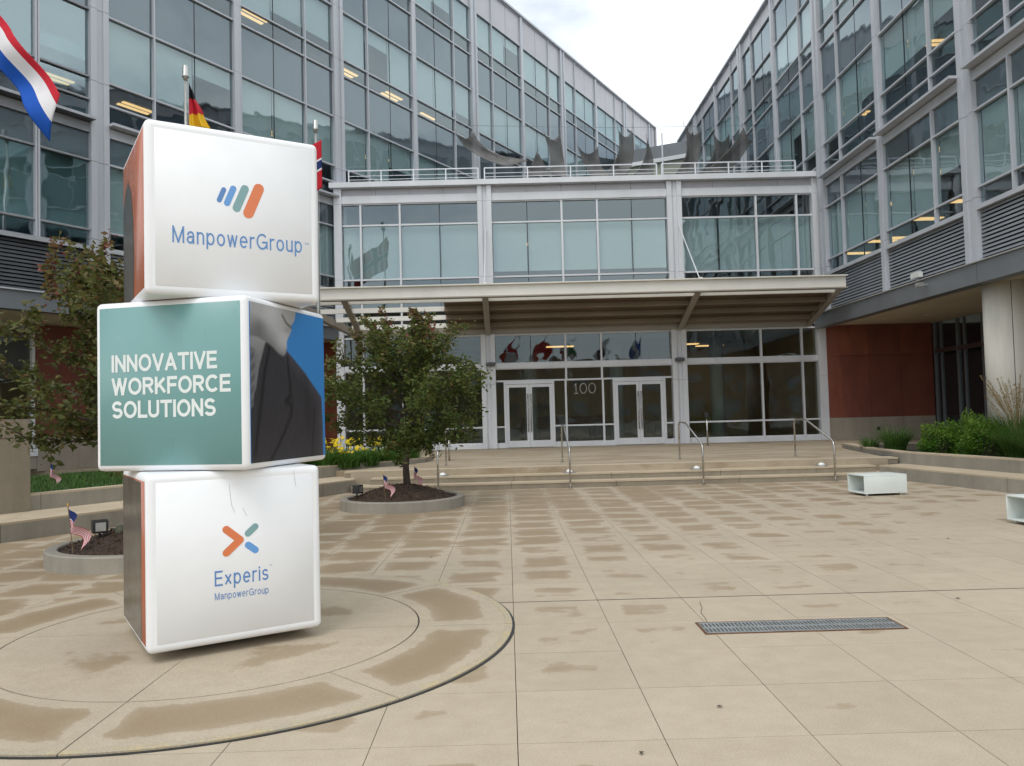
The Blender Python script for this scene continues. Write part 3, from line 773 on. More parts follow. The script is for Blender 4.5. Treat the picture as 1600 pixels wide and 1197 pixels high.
for x in (-5.95, 11.5): MB().box(x-.05, x+.05, .4, 9.2, .43, 9.7).build('side_wall', plain('lobby_side', (.3, .21, .12), .6, 0, .3, .6), pv)
for (x, y) in ((1.0, 4.2), (4.6, 4.2), (8.7, 3.8), (-3.2, 3.8)):
    MB().lathe([(.28, .43), (.28, 4.6)], 20).build('lobby_column', plain('lobby_column', (.5, .52, .48), .5), pv, (x, y, 0), smooth=True)
MB().box(.6, 4.4, 6.6, 7.2, .43, 1.5).build('reception_desk', plain('desk_wood', (.12, .06, .03), .4), pv)
for (x, y, z) in ((-3.0, 8.2, 9.68), (.6, 8.4, 9.68), (8.0, 6.4, 4.6), (9.4, 7.6, 4.6), (2.4, 6.0, 4.6)):
    for s in (-.14, .14): link('ceiling_light', LAMPBOX, None, pv, (x, y+s, z-.012))
# address numerals on the glass
def arc(cx, cy, rx, ry, a0, a1, n=14):
    return [(cx+rx*math.cos(R(a0+(a1-a0)*k/n)), cy+ry*math.sin(R(a0+(a1-a0)*k/n))) for k in range(n+1)]
X = .72
GLYPH = {   # pen strokes on a cap height of 1, and the advance width
 'I': ([[(0, 0), (0, 1)]], 0), 'N': ([[(0, 0), (0, 1)], [(0, 1), (.6, 0)], [(.6, 0), (.6, 1)]], .6), 'O': ([arc(.37, .5, .37, .5, 90, 450, 32)], .74),
 'V': ([[(0, 1), (.32, 0)], [(.32, 0), (.64, 1)]], .64), 'A': ([[(0, 0), (.33, 1)], [(.33, 1), (.66, 0)], [(.12, .3), (.54, .3)]], .66),
 'T': ([[(0, 1), (.62, 1)], [(.31, 0), (.31, 1)]], .62), 'E': ([[(0, 0), (0, 1)], [(0, 1), (.52, 1)], [(0, .52), (.48, .52)], [(0, 0), (.53, 0)]], .52),
 'F': ([[(0, 0), (0, 1)], [(0, 1), (.5, 1)], [(0, .5), (.44, .5)]], .48), 'L': ([[(0, 0), (0, 1)], [(0, 0), (.48, 0)]], .47),
 'W': ([[(0, 1), (.22, 0)], [(.22, 0), (.45, 1)], [(.45, 1), (.68, 0)], [(.68, 0), (.9, 1)]], .9),
 'R': ([[(0, 0), (0, 1)], [(0, 1)]+arc(.32, .755, .24, .245, 90, -90)+[(0, .51)], [(.3, .5), (.57, 0)]], .57),
 'K': ([[(0, 0), (0, 1)], [(.56, 1), (.03, .38)], [(.2, .58), (.6, 0)]], .58), 'C': ([arc(.37, .5, .37, .5, 42, 318, 26)], .68),
 'S': ([arc(.29, .745, .27, .255, 20, 250, 16)+arc(.29, .255, .29, .255, 75, -160, 18)[1:]], .58), 'U': ([[(0, 1)]+arc(.29, .29, .29, .29, 180, 360, 16)+[(.58, 1)]], .58),
 'M': ([[(0, 0), (0, 1)], [(0, 1), (.36, 0)], [(.36, 0), (.72, 1)], [(.72, 0), (.72, 1)]], .72), 'G': ([arc(.38, .5, .38, .5, 42, 330, 26), [(.42, .46), (.75, .46)], [(.75, .46), (.75, .06)]], .75),
 'a': ([arc(.24, X-.22, .2, .22, 165, 0, 12)+[(.44, 0)], arc(.2, .2, .19, .2, 360, 90, 14)+[(.44, .42)]], .46), 'n': ([[(0, 0), (0, X)], arc(.21, X-.24, .21, .24, 180, 0, 12)+[(.42, 0)]], .42),
 'p': ([[(0, -.28), (0, X)], arc(.24, X/2, .24, X/2, 90, 450, 24)], .48), 'o': ([arc(.25, X/2, .25, X/2, 90, 450, 24)], .5),
 'w': ([[(0, X), (.16, 0)], [(.16, 0), (.33, X)], [(.33, X), (.50, 0)], [(.50, 0), (.66, X)]], .66), 'e': ([[(.0, .37), (.48, .37)], arc(.245, X/2, .245, X/2, 2, 318, 24)], .49),
 'r': ([[(0, 0), (0, X)], arc(.22, X-.25, .22, .25, 180, 80, 8)], .25), 'u': ([[(0, X)]+arc(.21, .22, .21, .22, 180, 360, 12), [(.42, 0), (.42, X)]], .42),
 'x': ([[(0, X), (.44, 0)], [(.44, X), (0, 0)]], .44), 'i': ([[(0, 0), (0, X)], [(0, .955), (0, .965)]], 0),
 's': ([arc(.2, .535, .19, .185, 20, 250, 12)+arc(.2, .18, .21, .18, 75, -160, 14)[1:]], .4),
 '1': ([[(0, .72), (.2, 1)], [(.2, 0), (.2, 1)], [(.02, 0), (.38, 0)]], .38), '0': ([arc(.33, .5, .33, .5, 90, 450, 28)], .66)}
def lettering(parent, body, mat, x0, x1, z0, z1, y, name='lettering', pen=.1, face='-y', gap=.17):
    """flat letters drawn with an even pen, filling the given box (cap height) on a face of the parent"""
    total = sum(GLYPH[c][1] for c in body)+(len(body)-1)*(gap+pen)+pen
    sz = z1-z0; sx = (x1-x0)/total; cur = pen/2; m = MB(); k = 0
    for ch in body:
        for st in GLYPH[ch][0]:
            n = len(st); L, Rr = [], []
            closed = n > 3 and math.dist(st[0], st[-1]) < 1e-6
            for i, p in enumerate(st):
                q0 = st[i-1] if i else (st[-2] if closed else st[0]); q1 = st[i+1] if i < n-1 else (st[1] if closed else st[-1])
                t = Vector((q1[0]-q0[0], q1[1]-q0[1])).normalized()
                # keep the pen inside the cap height
                px, py = p[0], p[1]*(1-pen)+pen/2
                e = 0
                if not closed and i in (0, n-1):
                    if abs(t.y) > .9: e = pen/2*(1 if i else -1)
                    elif abs(t.x) > .98: e = pen/2*(1 if i else -1)
                px += t.x*e; py += t.y*e
                L.append((cur+px-t.y*pen/2, py+t.x*pen/2)); Rr.append((cur+px+t.y*pen/2, py-t.x*pen/2))
            yy = y-k*.00013; k = (k+1) % 7
            P3 = lambda q: ((x0+q[0]*sx, yy, z0+q[1]*sz) if face == '-y' else (yy, -(x0+q[0]*sx), z0+q[1]*sz))
            m.add([P3(q) for q in L]+[P3(q) for q in Rr], [(n+i, n+i+1, i+1, i) for i in range(n-1)])
        cur += GLYPH[ch][1]+gap+pen
    return m.build(name, mat, parent)
lettering(pv, '100', plain('frosted_white', (.52, .55, .52), .6), 2.46, 3.26, 2.34, 2.72, .018, 'house_number', .055)
# small wall lamps on the two inner columns
for x, lab in ((C1, 'grey box lamp on the white column left of the doors'), (C2, 'grey box lamp on the white column right of the doors')):
    l = empty('wall_lamp', (x+(.1 if x < 0 else -.02), PY0-.20, 3.48)); tag(l, lab, 'lamp', 'wall lamps by the doors')
    bevelled('lamp_body', .32, .2, .12, .02, plain('grey_lamp', (.10, .10, .105), .5), l, (0, -.1, 0)); box('mount', FASCIA, l, 0, -.01, 0, .12, .03, .16)
# railing round the roof terrace, in three lengths
for k, (a, b) in enumerate(((-5.72, -.86), (-.62, 5.86), (6.06, 11.1))):
    rl = empty('terrace_railing', ((a+b)/2, PY0+.55, 10.13))
    tag(rl, ('left', 'middle', 'right')[k]+' length of white horizontal bar railing above the entrance roof', 'railing', 'roof terrace railings')
    h = (b-a)/2; n = 4
    for z in (.18, .32, .46, .60): MB().tube([(-h, 0, z), (h, 0, z)], .012, 6).build('bar', WHITE, rl)
    MB().tube([(-h, 0, .80), (h, 0, .80)], .024, 8).build('top_bar', WHITE, rl)
    for i in range(n+1): MB().box(-.022, .022, -.022, .022, .12 if i else .0, .80).build('post', WHITE, rl, (-h+2*h*i/n, 0, 0))
    for s in (-1, 1): MB().box(-.022, .022, -.022, .022, 0, .80).build('post', WHITE, rl, (s*(h-.001), .004, 0))

# ------------------------------------------------------------------ canopy over the doors
cn = empty('entrance_canopy', (0, PY0, 0)); tag(cn, 'cream steel canopy with slats tilting up over the doors', 'canopy')
BK, FRY, ZB, ZF = -.22, -3.25, 4.62, 5.52       # local y of back and front edges, underside heights there
sl = (ZF-ZB)/(BK-FRY)
zz = lambda y: ZB+(BK-y)*sl
CXL, CXR = -7.2, 11.02
m = MB()
m.box(CXL, CXR+.12, FRY-.16, FRY-.12, ZF-.02, ZF+.34).box(CXL, CXR+.16, FRY-.26, FRY+.02, ZF+.34, ZF+.38)
m.build('front_beam', CREAM, cn)
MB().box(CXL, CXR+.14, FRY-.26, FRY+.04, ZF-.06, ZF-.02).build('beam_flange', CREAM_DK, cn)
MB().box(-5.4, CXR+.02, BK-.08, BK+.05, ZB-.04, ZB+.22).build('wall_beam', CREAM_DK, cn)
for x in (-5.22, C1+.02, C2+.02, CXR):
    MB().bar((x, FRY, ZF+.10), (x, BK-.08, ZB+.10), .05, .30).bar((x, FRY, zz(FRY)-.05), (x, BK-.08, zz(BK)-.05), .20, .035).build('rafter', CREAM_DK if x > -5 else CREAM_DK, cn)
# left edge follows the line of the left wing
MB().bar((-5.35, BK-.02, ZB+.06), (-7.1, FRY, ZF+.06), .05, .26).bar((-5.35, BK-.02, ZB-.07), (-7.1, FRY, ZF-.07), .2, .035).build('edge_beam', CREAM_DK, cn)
SLAT_SHADE = plain('shaded_slat', (.30, .24, .175), .6, 0, .15, .8)  # cream slats under the sheet roof, darker colour stands for their shade
spans = [(-5.22, C1+.02), (C1+.02, C2+.02), (C2+.02, CXR)]
for i in range(4):
    y = FRY+.42+i*.70
    za = zz(y)
    xl = -5.3-(BK-y)*.577*.98
    MB().bar((xl+.12, y, za+.1), (-5.25, y, za+.1), .035, .17, (0, .25, 1)).build('slat', CREAM, cn)
    for a, b, mt in ((-5.22, -2.08, CREAM), (-2.08, C1+.02, SLAT_SHADE if i else CREAM), (C1+.02, C2+.02, SLAT_SHADE if i else CREAM), (C2+.02, CXR, SLAT_SHADE if i else CREAM)):
        MB().bar((a+.03, y, za+.1), (b-.03 if b != -2.08 else b+.03, y, za+.1), .035, .17, (0, .25, 1)).build('slat', mt, cn)
# sheet roof over the right-hand part
for a, b in ((-2.05, C1), (C1+.04, C2), (C2+.04, CXR)):
    d = Vector((0, BK-FRY-.75, -(BK-FRY-.75)*sl))
    y0 = FRY+.60; z0 = zz(y0)+.22
    m = MB(); v = [(a, y0, z0), (b, y0, z0), (b, BK, zz(BK)+.22), (a, BK, zz(BK)+.22)]
    m.add(v+[(x, y, z+.04) for x, y, z in v], [(3, 2, 1, 0), (4, 5, 6, 7), (0, 1, 5, 4), (1, 2, 6, 5), (2, 3, 7, 6), (3, 0, 4, 7)])
    m.build('roof_sheet', plain('brown_sheet', (.17, .125, .085), .6, 0, .15, .8), cn)
for x in (C1+.02, C2+.12):
    MB().tube([(x, -.2, 8.45), (x-.02, FRY+.05, ZF+.40)], .018, 8).build('tie_rod', WHITE, cn)
    MB().box(x-.06, x+.06, FRY-.02, FRY+.12, ZF+.375, ZF+.45).build('rod_foot', WHITE, cn)

# ------------------------------------------------------------------ shade sails on the terrace
def sail_mat():
    m, nt, out = new_mat('grey_mesh_sail'); p = pos(nt)
    f = noise(nt, p, 2.2, 4, .6, (1, 1, .4))
    col = ramp(nt, f, [(.3, tuple(c*.75 for c in SAILM_C)), (.7, tuple(c*1.35 for c in SAILM_C))])
    b = nt.nodes.new('ShaderNodeBsdfPrincipled'); nt.links.new(col, b.inputs['Base Color']); b.inputs['Roughness'].default_value = .85
    t = nt.nodes.new('ShaderNodeBsdfTransparent'); x = nt.nodes.new('ShaderNodeMixShader'); x.inputs[0].default_value = .34
    nt.links.new(b.outputs[0], x.inputs[1]); nt.links.new(t.outputs[0], x.inputs[2]); nt.links.new(x.outputs[0], out.inputs[0]); return m
SAIL = sail_mat()
def sail(tl, tr, bl, br, Y, sag, belly, label, dip=.16):
    a, b, c, d = [at_y(q[0], q[1], Y) for q in (tl, tr, bl, br)]
    n, mrows = 10, 12; vs = []; fs = []
    for i in range(mrows+1):
        v = i/mrows
        for j in range(n+1):
            u = j/n
            l = a.lerp(c, v); r = b.lerp(d, v)
            p = l.lerp(r, u)
            arch = 4*u*(1-u)
            p.z -= arch*dip*(1-v)**3*abs((b-a).length)*1.3
            pinch = (u-.5)*-.12*math.sin(math.pi*v)
            p += (r-l)*pinch
            p.x += sag*math.sin(math.pi*v*.9)
            p.y += belly*math.sin(math.pi*v)*(.6+.4*arch)+.10*math.sin(9*v+u*2)*v+(.35*(u-.5) if True else 0)
            vs.append(p)
    for i in range(mrows):
        for j in range(n):
            k = i*(n+1)+j; fs.append((k, k+1, k+n+2, k+n+1))
    o0 = Vector(((a.x+b.x)/2, Y, 10.1))
    root = empty('shade_sail', o0); tag(root, label, 'shade sail', 'mesh sails on the roof terrace')
    me = bpy.data.meshes.new('cloth'); me.from_pydata([tuple(q-o0) for q in vs], [], fs); me.update()
    ob = link('cloth', me, SAIL, root, smooth=True)
    so = ob.modifiers.new('thick', 'SOLIDIFY'); so.thickness = .012
    for q in (a, b):
        MB().tube([tuple(q-o0), tuple(q-o0+Vector((0, 0, .22)))], .01, 5).build('hanging_cord', FASCIA, root)
    return root
sail((712, 208), (740, 203), (800, 262), (834, 250), 33.0, -.62, .5, 'grey mesh sail bending like a slide at the far left of the terrace', .3)
sail((838, 240), (842, 238), (820, 275), (868, 275), 33.5, 0, .3, 'low pointed tip of a mesh sail, second from the left', .1)
sail((849, 208), (875, 206), (858, 275), (884, 275), 34.0, .1, .4, 'tall grey mesh sail with a forked top, third from the left', .35)
sail((902, 229), (935, 226), (925, 278), (958, 278), 34.0, -.1, .4, 'wide short mesh sail with a curved top left of the middle', .3)
sail((965, 203), (988, 201), (938, 276), (976, 276), 35.0, .35, .4, 'tall mesh sail leaning left at the middle of the terrace', .4)
sail((1010, 217), (1014, 222), (985, 276), (1018, 276), 36.0, .25, .3, 'narrow pointed mesh sail right of the middle', .1)
sail((1068, 197), (1096, 199), (1050, 274), (1078, 274), 35.0, .35, .4, 'tallest mesh sail in front of the right wing roof end', .35)
sail((1112, 207), (1141, 206), (1082, 274), (1112, 274), 35.0, .45, .4, 'second mesh sail from the right on the terrace', .4)
sail((1160, 201), (1178, 217), (1098, 268), (1130, 274), 34.0, .2, .4, 'rightmost mesh sail slanting up beside the glass', .2)
cb = empty('sail_mast', (8.15, 38, 10)); tag(cb, 'thin white mast and wires holding the mesh sails', 'mast')
pm = at_y(1034, 208, 38); MB().tube([(pm.x-8.15, 0, 0), (pm.x-8.15, 0, pm.z-10)], .035, 8).build('mast', WHITE, cb)
w1, w2 = at_y(712, 196, 33), at_y(1180, 196, 36)
MB().tube([tuple(w1-cb.location), tuple(w1.lerp(w2, .5)-cb.location+Vector((0, 0, -.1))), tuple(w2-cb.location)], .008, 5).build('wire', FASCIA, cb)

# ------------------------------------------------------------------ handrails, step lights, door post
STEPZ = lambda y: 0 if y < 17.75 else .14 if y < 18.15 else .28 if y < 18.55 else .42
for k, (x, lab) in enumerate(((-1.53, 'stainless steel handrail nearest the small tree'), (1.33, 'second stainless handrail from the tree, left of the doors'),
                              (4.22, 'third stainless handrail from the tree, right of the doors'), (7.08, 'rightmost stainless handrail, by the planter'))):
    hr = empty('handrail', (x, 17.55, 0)); tag(hr, lab, 'handrail', 'stair handrails')
    MB().tube([(0, 0, 0), (0, 0, .76), (0, .03, .84), (0, .10, .89), (0, 1.55, 1.315), (0, 1.63, 1.33), (0, 2.25, 1.335), (0, 2.34, 1.31), (0, 2.38, 1.23), (0, 2.38, .42)], .021, 10).build('rail', STEEL, hr, smooth=True)
    for y, z in ((0, .004), (2.38, .424)): MB().lathe([(.05, z-.006), (.05, z+.008), (.024, z+.012)], 16).build('base_collar', STEEL, hr, (0, y, 0))
for k, (x, y, lab) in enumerate(((-1.50, 18.42, 'white dome step light beside the handrail nearest the tree'), (1.38, 18.42, 'white dome step light by the second handrail'),
                                 (4.28, 18.42, 'white dome step light by the third handrail'), (7.13, 18.42, 'white dome step light near the right end of the steps'))):
    sl_ = empty('step_light', (x, y, .28)); tag(sl_, lab, 'lamp', 'step lights')
    MB().lathe([(.075, .006), (.074, .03), (.06, .055), (.035, .070), (.008, .076)], 20).build('dome', plain('opal_dome', (.86, .86, .84), .3), sl_, smooth=True)
    MB().lathe([(.16, -.004), (.15, .008)], 24).build('base_plate', FASCIA, sl_)
dp = empty('door_opener_post', (6.72, 27.2, .42)); tag(dp, 'slim steel door opener post with black button box', 'post')
MB().tube([(0, 0, 0), (0, 0, .95)], .03, 10).build('post', STEEL, dp, smooth=True); bevelled('button_box', .13, .09, .17, .012, BLACKP, dp, (0, -.02, 1.02))
db = empty('door_opener_post', (-1.6, 22.0, .42)); tag(db, 'dark capped post half hidden by tree leaves left of doors', 'post')
MB().tube([(0, 0, 0), (0, 0, .62)], .028, 10).build('post', STEEL, db, smooth=True); bevelled('button_box', .12, .09, .16, .012, BLACKP, db, (0, -.02, .70))
wh = empty('wire_rack', (-4.95, 24.6, .48)); tag(wh, 'black bent wire rack behind the yellow lilies', 'rack')
for dx in (0, .22):
    MB().tube([(dx-.11, 0, 0), (dx-.12, 0, .75), (dx-.06, 0, .82), (dx+.04, 0, .80), (dx+.06, 0, .7), (dx+.05, 0, 0)], .014, 6).build('hoop', BLACKP, wh)

# ------------------------------------------------------------------ white hollow benches
def bench(loc, rz, label):
    b = empty('box_bench', loc, rz); tag(b, label, 'bench', 'white hollow benches')
    W, D, H, t = .82, .56, .335, .022
    mt = plain('white_powder_coat', (.70, .75, .73), .4, 0, .06, 2)
    for nm, dx, dz, cx, cz in (('top_panel', W, t, 0, H-t/2), ('bottom_panel', W, t, 0, t/2)): bevelled(nm, dx, D, dz, .005, mt, b, (cx, 0, .04+cz), 2)
    for s in (-1, 1):
        bevelled('front_panel' if s < 0 else 'back_panel', W, t, H-2*t, .004, mt, b, (0, s*(D/2-t/2), .04+H/2), 2)
    for sx in (-1, 1):
        for sy in (-1, 1): MB().lathe([(.022, 0), (.022, .042)], 12).build('foot', mt, b, (sx*(W/2-.08), sy*(D/2-.07), 0))
bench((6.72, 14.78, .0015), R(7), 'white hollow box bench in front of the right seat wall')
bench((7.12, 10.66, .0015), R(7), 'white hollow box bench cut off by the right picture edge')

# ------------------------------------------------------------------ stacked sign cubes
BLUE = plain('print_blue', (.10, .24, .52), .35, 0, .03); BLUE2 = plain('print_light_blue', (.13, .33, .68), .35, 0, .03)
TEALP = plain('print_teal', (.165, .335, .33), .3, 0, .05, 1.2); TEAL2 = plain('print_teal_logo', (.21, .37, .38), .35, 0, .03)
ORANGE = plain('print_orange', (.72, .20, .075), .35, 0, .03); ORANGE_D = plain('print_orange_photo', (.42, .13, .07), .25, 0, .2, 1.5)
WHITEP = plain('print_white', (.74, .78, .77), .4, 0, .03)
GREYPH = plain('print_dark_photo', (.075, .07, .066), .22, 0, .5, 5, stretch=(1, 1, .15))
def sign_cube(loc, rz, label):
    c = empty('sign_cube', loc, rz); tag(c, label, 'sign cube', 'stacked sign cubes')
    S = 1.2
    bm = bmesh.new(); bmesh.ops.create_cube(bm, size=S)
    bmesh.ops.bevel(bm, geom=list(bm.edges), offset=.045, segments=4, profile=.55, affect='EDGES')
    me = bpy.data.meshes.new('frame'); bm.to_mesh(me); bm.free()
    for p in me.polygons: p.use_smooth = p.area < .2
    link('frame', me, CUBEW, c, (0, 0, S/2))
    return c
def poly_print(parent, pts, off, mat, face, name):
    """flat print: outline in face coordinates (right, up), off = distance in front of the cube face"""
    vs = [((u, -.6-off, v) if face == '-y' else (-.6-off, -u, v)) for u, v in pts]
    m = MB().add(vs, [tuple(range(len(vs)))]); return m.build(name, mat, parent)
def plate(parent, face, mat, inset, name, off=.002):
    h = .6-inset
    if face == '-y': bevelled(name, 2*h, .006, 2*h, .002, mat, parent, (0, -.6-off+.003-.001, .6), 1)
    else: bevelled(name, .006, 2*h, 2*h, .002, mat, parent, (-.6-off+.003-.001, 0, .6), 1)
def capsule(cx, cy, L, w, ang, n=10):
    pts = []
    for s, base in ((1, -90), (-1, 90)):
        for k in range(n+1):
            a = R(base+180*k/n); x = s*L/2+w/2*math.cos(a); y = w/2*math.sin(a)
            pts.append((x, y))
    ca, sa = math.cos(ang), math.sin(ang)
    return [(cx+x*ca-y*sa, cy+x*sa+y*ca) for x, y in pts]
zc = [.084, 1.288, 2.495]
bot = sign_cube((-2.24, 6.27, zc[0]), R(32), 'lowest white sign cube with orange, teal and blue cross logo')
mid_c = sign_cube((-2.25, 6.33, zc[1]), R(76.6), 'middle sign cube turned cornerwise with teal slogan face and portrait')
top = sign_cube((-2.245, 6.345, zc[2]+.018), R(31.5), 'topmost white sign cube with four slanted bars logo')
mid_c.scale = (1.018,)*3; top.scale = (1.022,)*3
for c in (bot, top):
    plate(c, '-y', CUBEW, .062, 'face_panel')
    plate(c, '-x', ORANGE_D, .05, 'photo_panel')
T = .6
# top cube: four leaning capsules and a wordmark
for (u, v, L, w, mt) in ((-.104, .728, .084, .034, BLUE), (-.045, .728, .117, .043, BLUE2), (.028, .718, .156, .056, TEAL2), (.118, .710, .20, .074, ORANGE)):
    poly_print(top, capsule(u, v, L, w, R(68)), .0045, mt, '-y', 'logo_bar')
lettering(top, 'ManpowerGroup', BLUE, -.43, .465, .362, .478, -.6045, pen=.112)
lettering(top, 'TM', BLUE, .485, .515, .428, .442, -.6045, 'trademark')
poly_print(top, [(.55, .05), (.18, .05), (.14, .35), (.10, .7), (.20, .98), (.32, 1.02), (.55, .9)][::1], .0045, GREYPH, '-x', 'dark_print')
# NB on the -x face 'right' runs from the far edge (d) to the near edge (a)
for o in list(top.children):
    if o.name.startswith('dark_print'): bpy.data.objects.remove(o, do_unlink=True)
poly_print(top, [(-.55, .05), (.02, .05), (.06, .35), (.03, .62), (-.08, .86), (-.25, .98), (-.42, .92), (-.55, .8)], .0045, GREYPH, '-x', 'dark_print')
# bottom cube: arrow cross logo and two-line wordmark
def thick(p, q, w): 
    p, q = Vector(p), Vector(q); d = q-p
    return capsule((p.x+q.x)/2, (p.y+q.y)/2, d.length, w, math.atan2(d.y, d.x))
LX, LY = .02, .705
poly_print(bot, thick((LX-.104, LY+.081), (LX-.01, LY), .052), .0045, ORANGE, '-y', 'logo_bar')
poly_print(bot, thick((LX-.104, LY-.081), (LX-.01, LY), .052), .0055, ORANGE, '-y', 'logo_bar')
poly_print(bot, thick((LX+.046, LY+.04), (LX+.096, LY+.083), .047), .0045, TEAL2, '-y', 'logo_bar')
poly_print(bot, thick((LX+.046, LY-.042), (LX+.096, LY-.083), .047), .0045, BLUE2, '-y', 'logo_bar')
lettering(bot, 'Experis', BLUE, -.165, .205, .40, .505, -.6045, pen=.12)
lettering(bot, 'TM', BLUE, .213, .232, .498, .507, -.6045, 'trademark')
lettering(bot, 'ManpowerGroup', BLUE, -.165, .205, .305, .355, -.6045, pen=.11)
poly_print(bot, [(-.55, .05), (.40, .05), (.38, .4), (.41, .8), (.40, 1.14), (-.55, 1.14)], .0045, GREYPH, '-x', 'dark_print')
# scratches on the bottom cube
for pts in ([(-.06, 1.10), (-.052, 1.00), (-.045, .95), (-.025, .90)], [(.03, .93), (.05, .885), (.06, .87)], [(.40, 1.17), (.405, 1.11), (.415, 1.05)]):
    pl = pts+[(u+.0022, v+.001) for u, v in pts[::-1]]
    poly_print(bot, pl, .0046, plain('scuff_dark', (.40, .39, .37), .7), '-y', 'scratch')
# middle cube: teal slogan face on the left, portrait print on the right
MB().box(-.33, .33, -.33, .33, -.066, .004).build('plinth', DARK, bot)
plate(mid_c, '-x', TEALP, .042, 'teal_panel')
for s, z0 in (('INNOVATIVE', .700), ('WORKFORCE', .537), ('SOLUTIONS', .374)):
    wdt = {'INNOVATIVE': .838, 'WORKFORCE': .94, 'SOLUTIONS': .825}[s]
    lettering(mid_c, s, WHITEP, -.458, -.458+wdt, z0, z0+.122, -.6045, pen=.19, face='-x', gap=.075)
def printed_photo(parent, n=110):
    """the printed photograph on the right face: a colour for every point of one flat sheet"""
    def sd(poly, P):                       # signed distance to an outline, positive inside
        d = np.full(len(P), 9.); ins = np.zeros(len(P), bool)
        for i in range(len(poly)):
            a = np.array(poly[i]); b = np.array(poly[(i+1) % len(poly)]); e = b-a; w = P-a
            t = np.clip((w@e)/(e@e), 0, 1); d = np.minimum(d, np.hypot(*(w-t[:, None]*e).T))
            c = ((a[1] > P[:, 1]) != (b[1] > P[:, 1])) & (P[:, 0] < (b[0]-a[0])*(P[:, 1]-a[1])/(b[1]-a[1]+1e-12)+a[0]); ins ^= c
        return np.where(ins, d, -d)
    g = np.linspace(0, 1, n+1); S, Tt = np.meshgrid(g, g); P = np.stack([S.ravel(), Tt.ravel()], 1)
    m = lambda d, w=.006: np.clip(d/w*.5+.5, 0, 1)[:, None]
    r = np.random.RandomState(2); grain = r.normal(0, 1, (len(P), 1))
    C = np.ones((len(P), 3))*np.array([.040, .215, .545])*(1+.10*(P[:, 1:]-.5))
    jk = sd([(-.1, -.1), (.965, -.1), (.965, .20), (.95, .42), (.90, .455), (.70, .59), (.50, .70), (.43, .735), (.3, .82), (-.1, .86)], P)
    suit = np.array([.034, .033, .040])*(1+.35*np.sin(P[:, :1]*150+P[:, 1:]*22)*.25+.10*grain)
    edge = np.clip(1-np.clip(jk, 0, 1)/.10, 0, 1)[:, None]; suit = suit*(1+.7*edge*(P[:, :1] > .4))
    for line, wd, k in (([(.46, .68), (.485, .52), (.50, .42), (.42, .385), (.51, .36), (.50, .29), (.41, .18), (.20, -.02)], .016, .62), ([(.84, .33), (.815, .16), (.79, 0)], .014, .45), ([(.24, .76), (.17, .58), (.10, .30), (.04, .05)], .02, .6), ([(.70, .57), (.74, .40), (.73, .2)], .05, .2)):
        d = np.full(len(P), 9.)
        for a, b in zip(line, line[1:]):
            a, b = np.array(a), np.array(b); e = b-a; w = P-a; t = np.clip((w@e)/(e@e), 0, 1); d = np.minimum(d, np.hypot(*(w-t[:, None]*e).T))
        suit = suit*(1-k*np.exp(-(d/wd)**2))[:, None]
    C = C*(1-m(jk))+suit*m(jk)
    sh = sd([(-.1, .36), (.0, .38), (.06, .46), (.10, .60), (.185, .77), (.10, .84), (-.1, .84)], P)
    shirt = np.array([.20, .205, .215])*(.75+1.6*np.clip(P[:, :1], 0, .2))*(1+.05*grain)
    C = C*(1-m(sh))+shirt*m(sh)
    ti = sd([(-.1, .26), (.03, .36), (.055, .60), (.03, .72), (-.1, .74)], P)
    C = C*(1-m(ti))+np.array([.13, .13, .14])*(1+.3*np.sin(P[:, :1]*60-P[:, 1:]*90))*m(ti)
    co = sd([(-.1, .70), (.04, .715), (.10, .66), (.17, .75), (.22, .79), (.10, .83), (-.1, .84)], P)
    C = C*(1-m(co))+np.array([.30, .305, .31])*(1-.5*np.clip((.80-P[:, 1:])/.2, 0, 1))*m(co)
    fc = sd([(-.1, .79), (.08, .785), (.18, .765), (.27, .735), (.34, .70), (.40, .685), (.435, .70), (.455, .75), (.455, .79), (.50, .84), (.525, .875), (.52, .90), (.555, .93), (.575, .965), (.60, 1.1), (-.1, 1.1)], P)
    jaw = np.clip((P[:, 1]-(.80-.27*np.clip(P[:, 0]-.1, 0, .35)/.35*.5))/.14, 0, 1)
    sk = .17+.22*jaw+.13*np.exp(-((P[:, 0]-.40)/.09)**2-((P[:, 1]-.77)/.06)**2)+.08*np.exp(-((P[:, 0]-.25)/.12)**2-((P[:, 1]-.95)/.10)**2)-.10*np.exp(-((P[:, 0]-.12)/.10)**2-((P[:, 1]-.86)/.05)**2)
    mo = np.full(len(P), 9.)
    for a, b in zip([(.40, .955), (.45, .91), (.52, .885)], [(.45, .91), (.52, .885), (.54, .885)]):
        a, b = np.array(a), np.array(b); e = b-a; w = P-a; t = np.clip((w@e)/(e@e), 0, 1); mo = np.minimum(mo, np.hypot(*(w-t[:, None]*e).T))
    sk = sk*(1-.82*np.exp(-(mo/.009)**2))*(1-.25*np.exp(-((P[:, 0]-.47)/.05)**2-((P[:, 1]-.865)/.018)**2))
    face = sk[:, None]*np.array([1, 1, 1.02])*(1+.035*grain)
    C = C*(1-m(fc))+face*m(fc)
    h = .557; V = [(-h+2*h*a, -.6062, .6-h+2*h*b) for a, b in P]; q = n+1
    F = [(j*q+i, j*q+i+1, (j+1)*q+i+1, (j+1)*q+i) for j in range(n) for i in range(n)]
    me = bpy.data.meshes.new('printed_photo'); me.from_pydata(V, [], F); me.update()
    at = me.color_attributes.new('ink', 'FLOAT_COLOR', 'POINT'); at.data.foreach_set('color', np.c_[np.clip(C, 0, 1), np.ones(len(C))].astype(np.float32).ravel())
    mt, nt, out = new_mat('printed_photo'); an = nt.nodes.new('ShaderNodeAttribute'); an.attribute_name = 'ink'
    principled(nt, out, an.outputs['Color'], .32); return link('printed_photo', me, mt, parent)
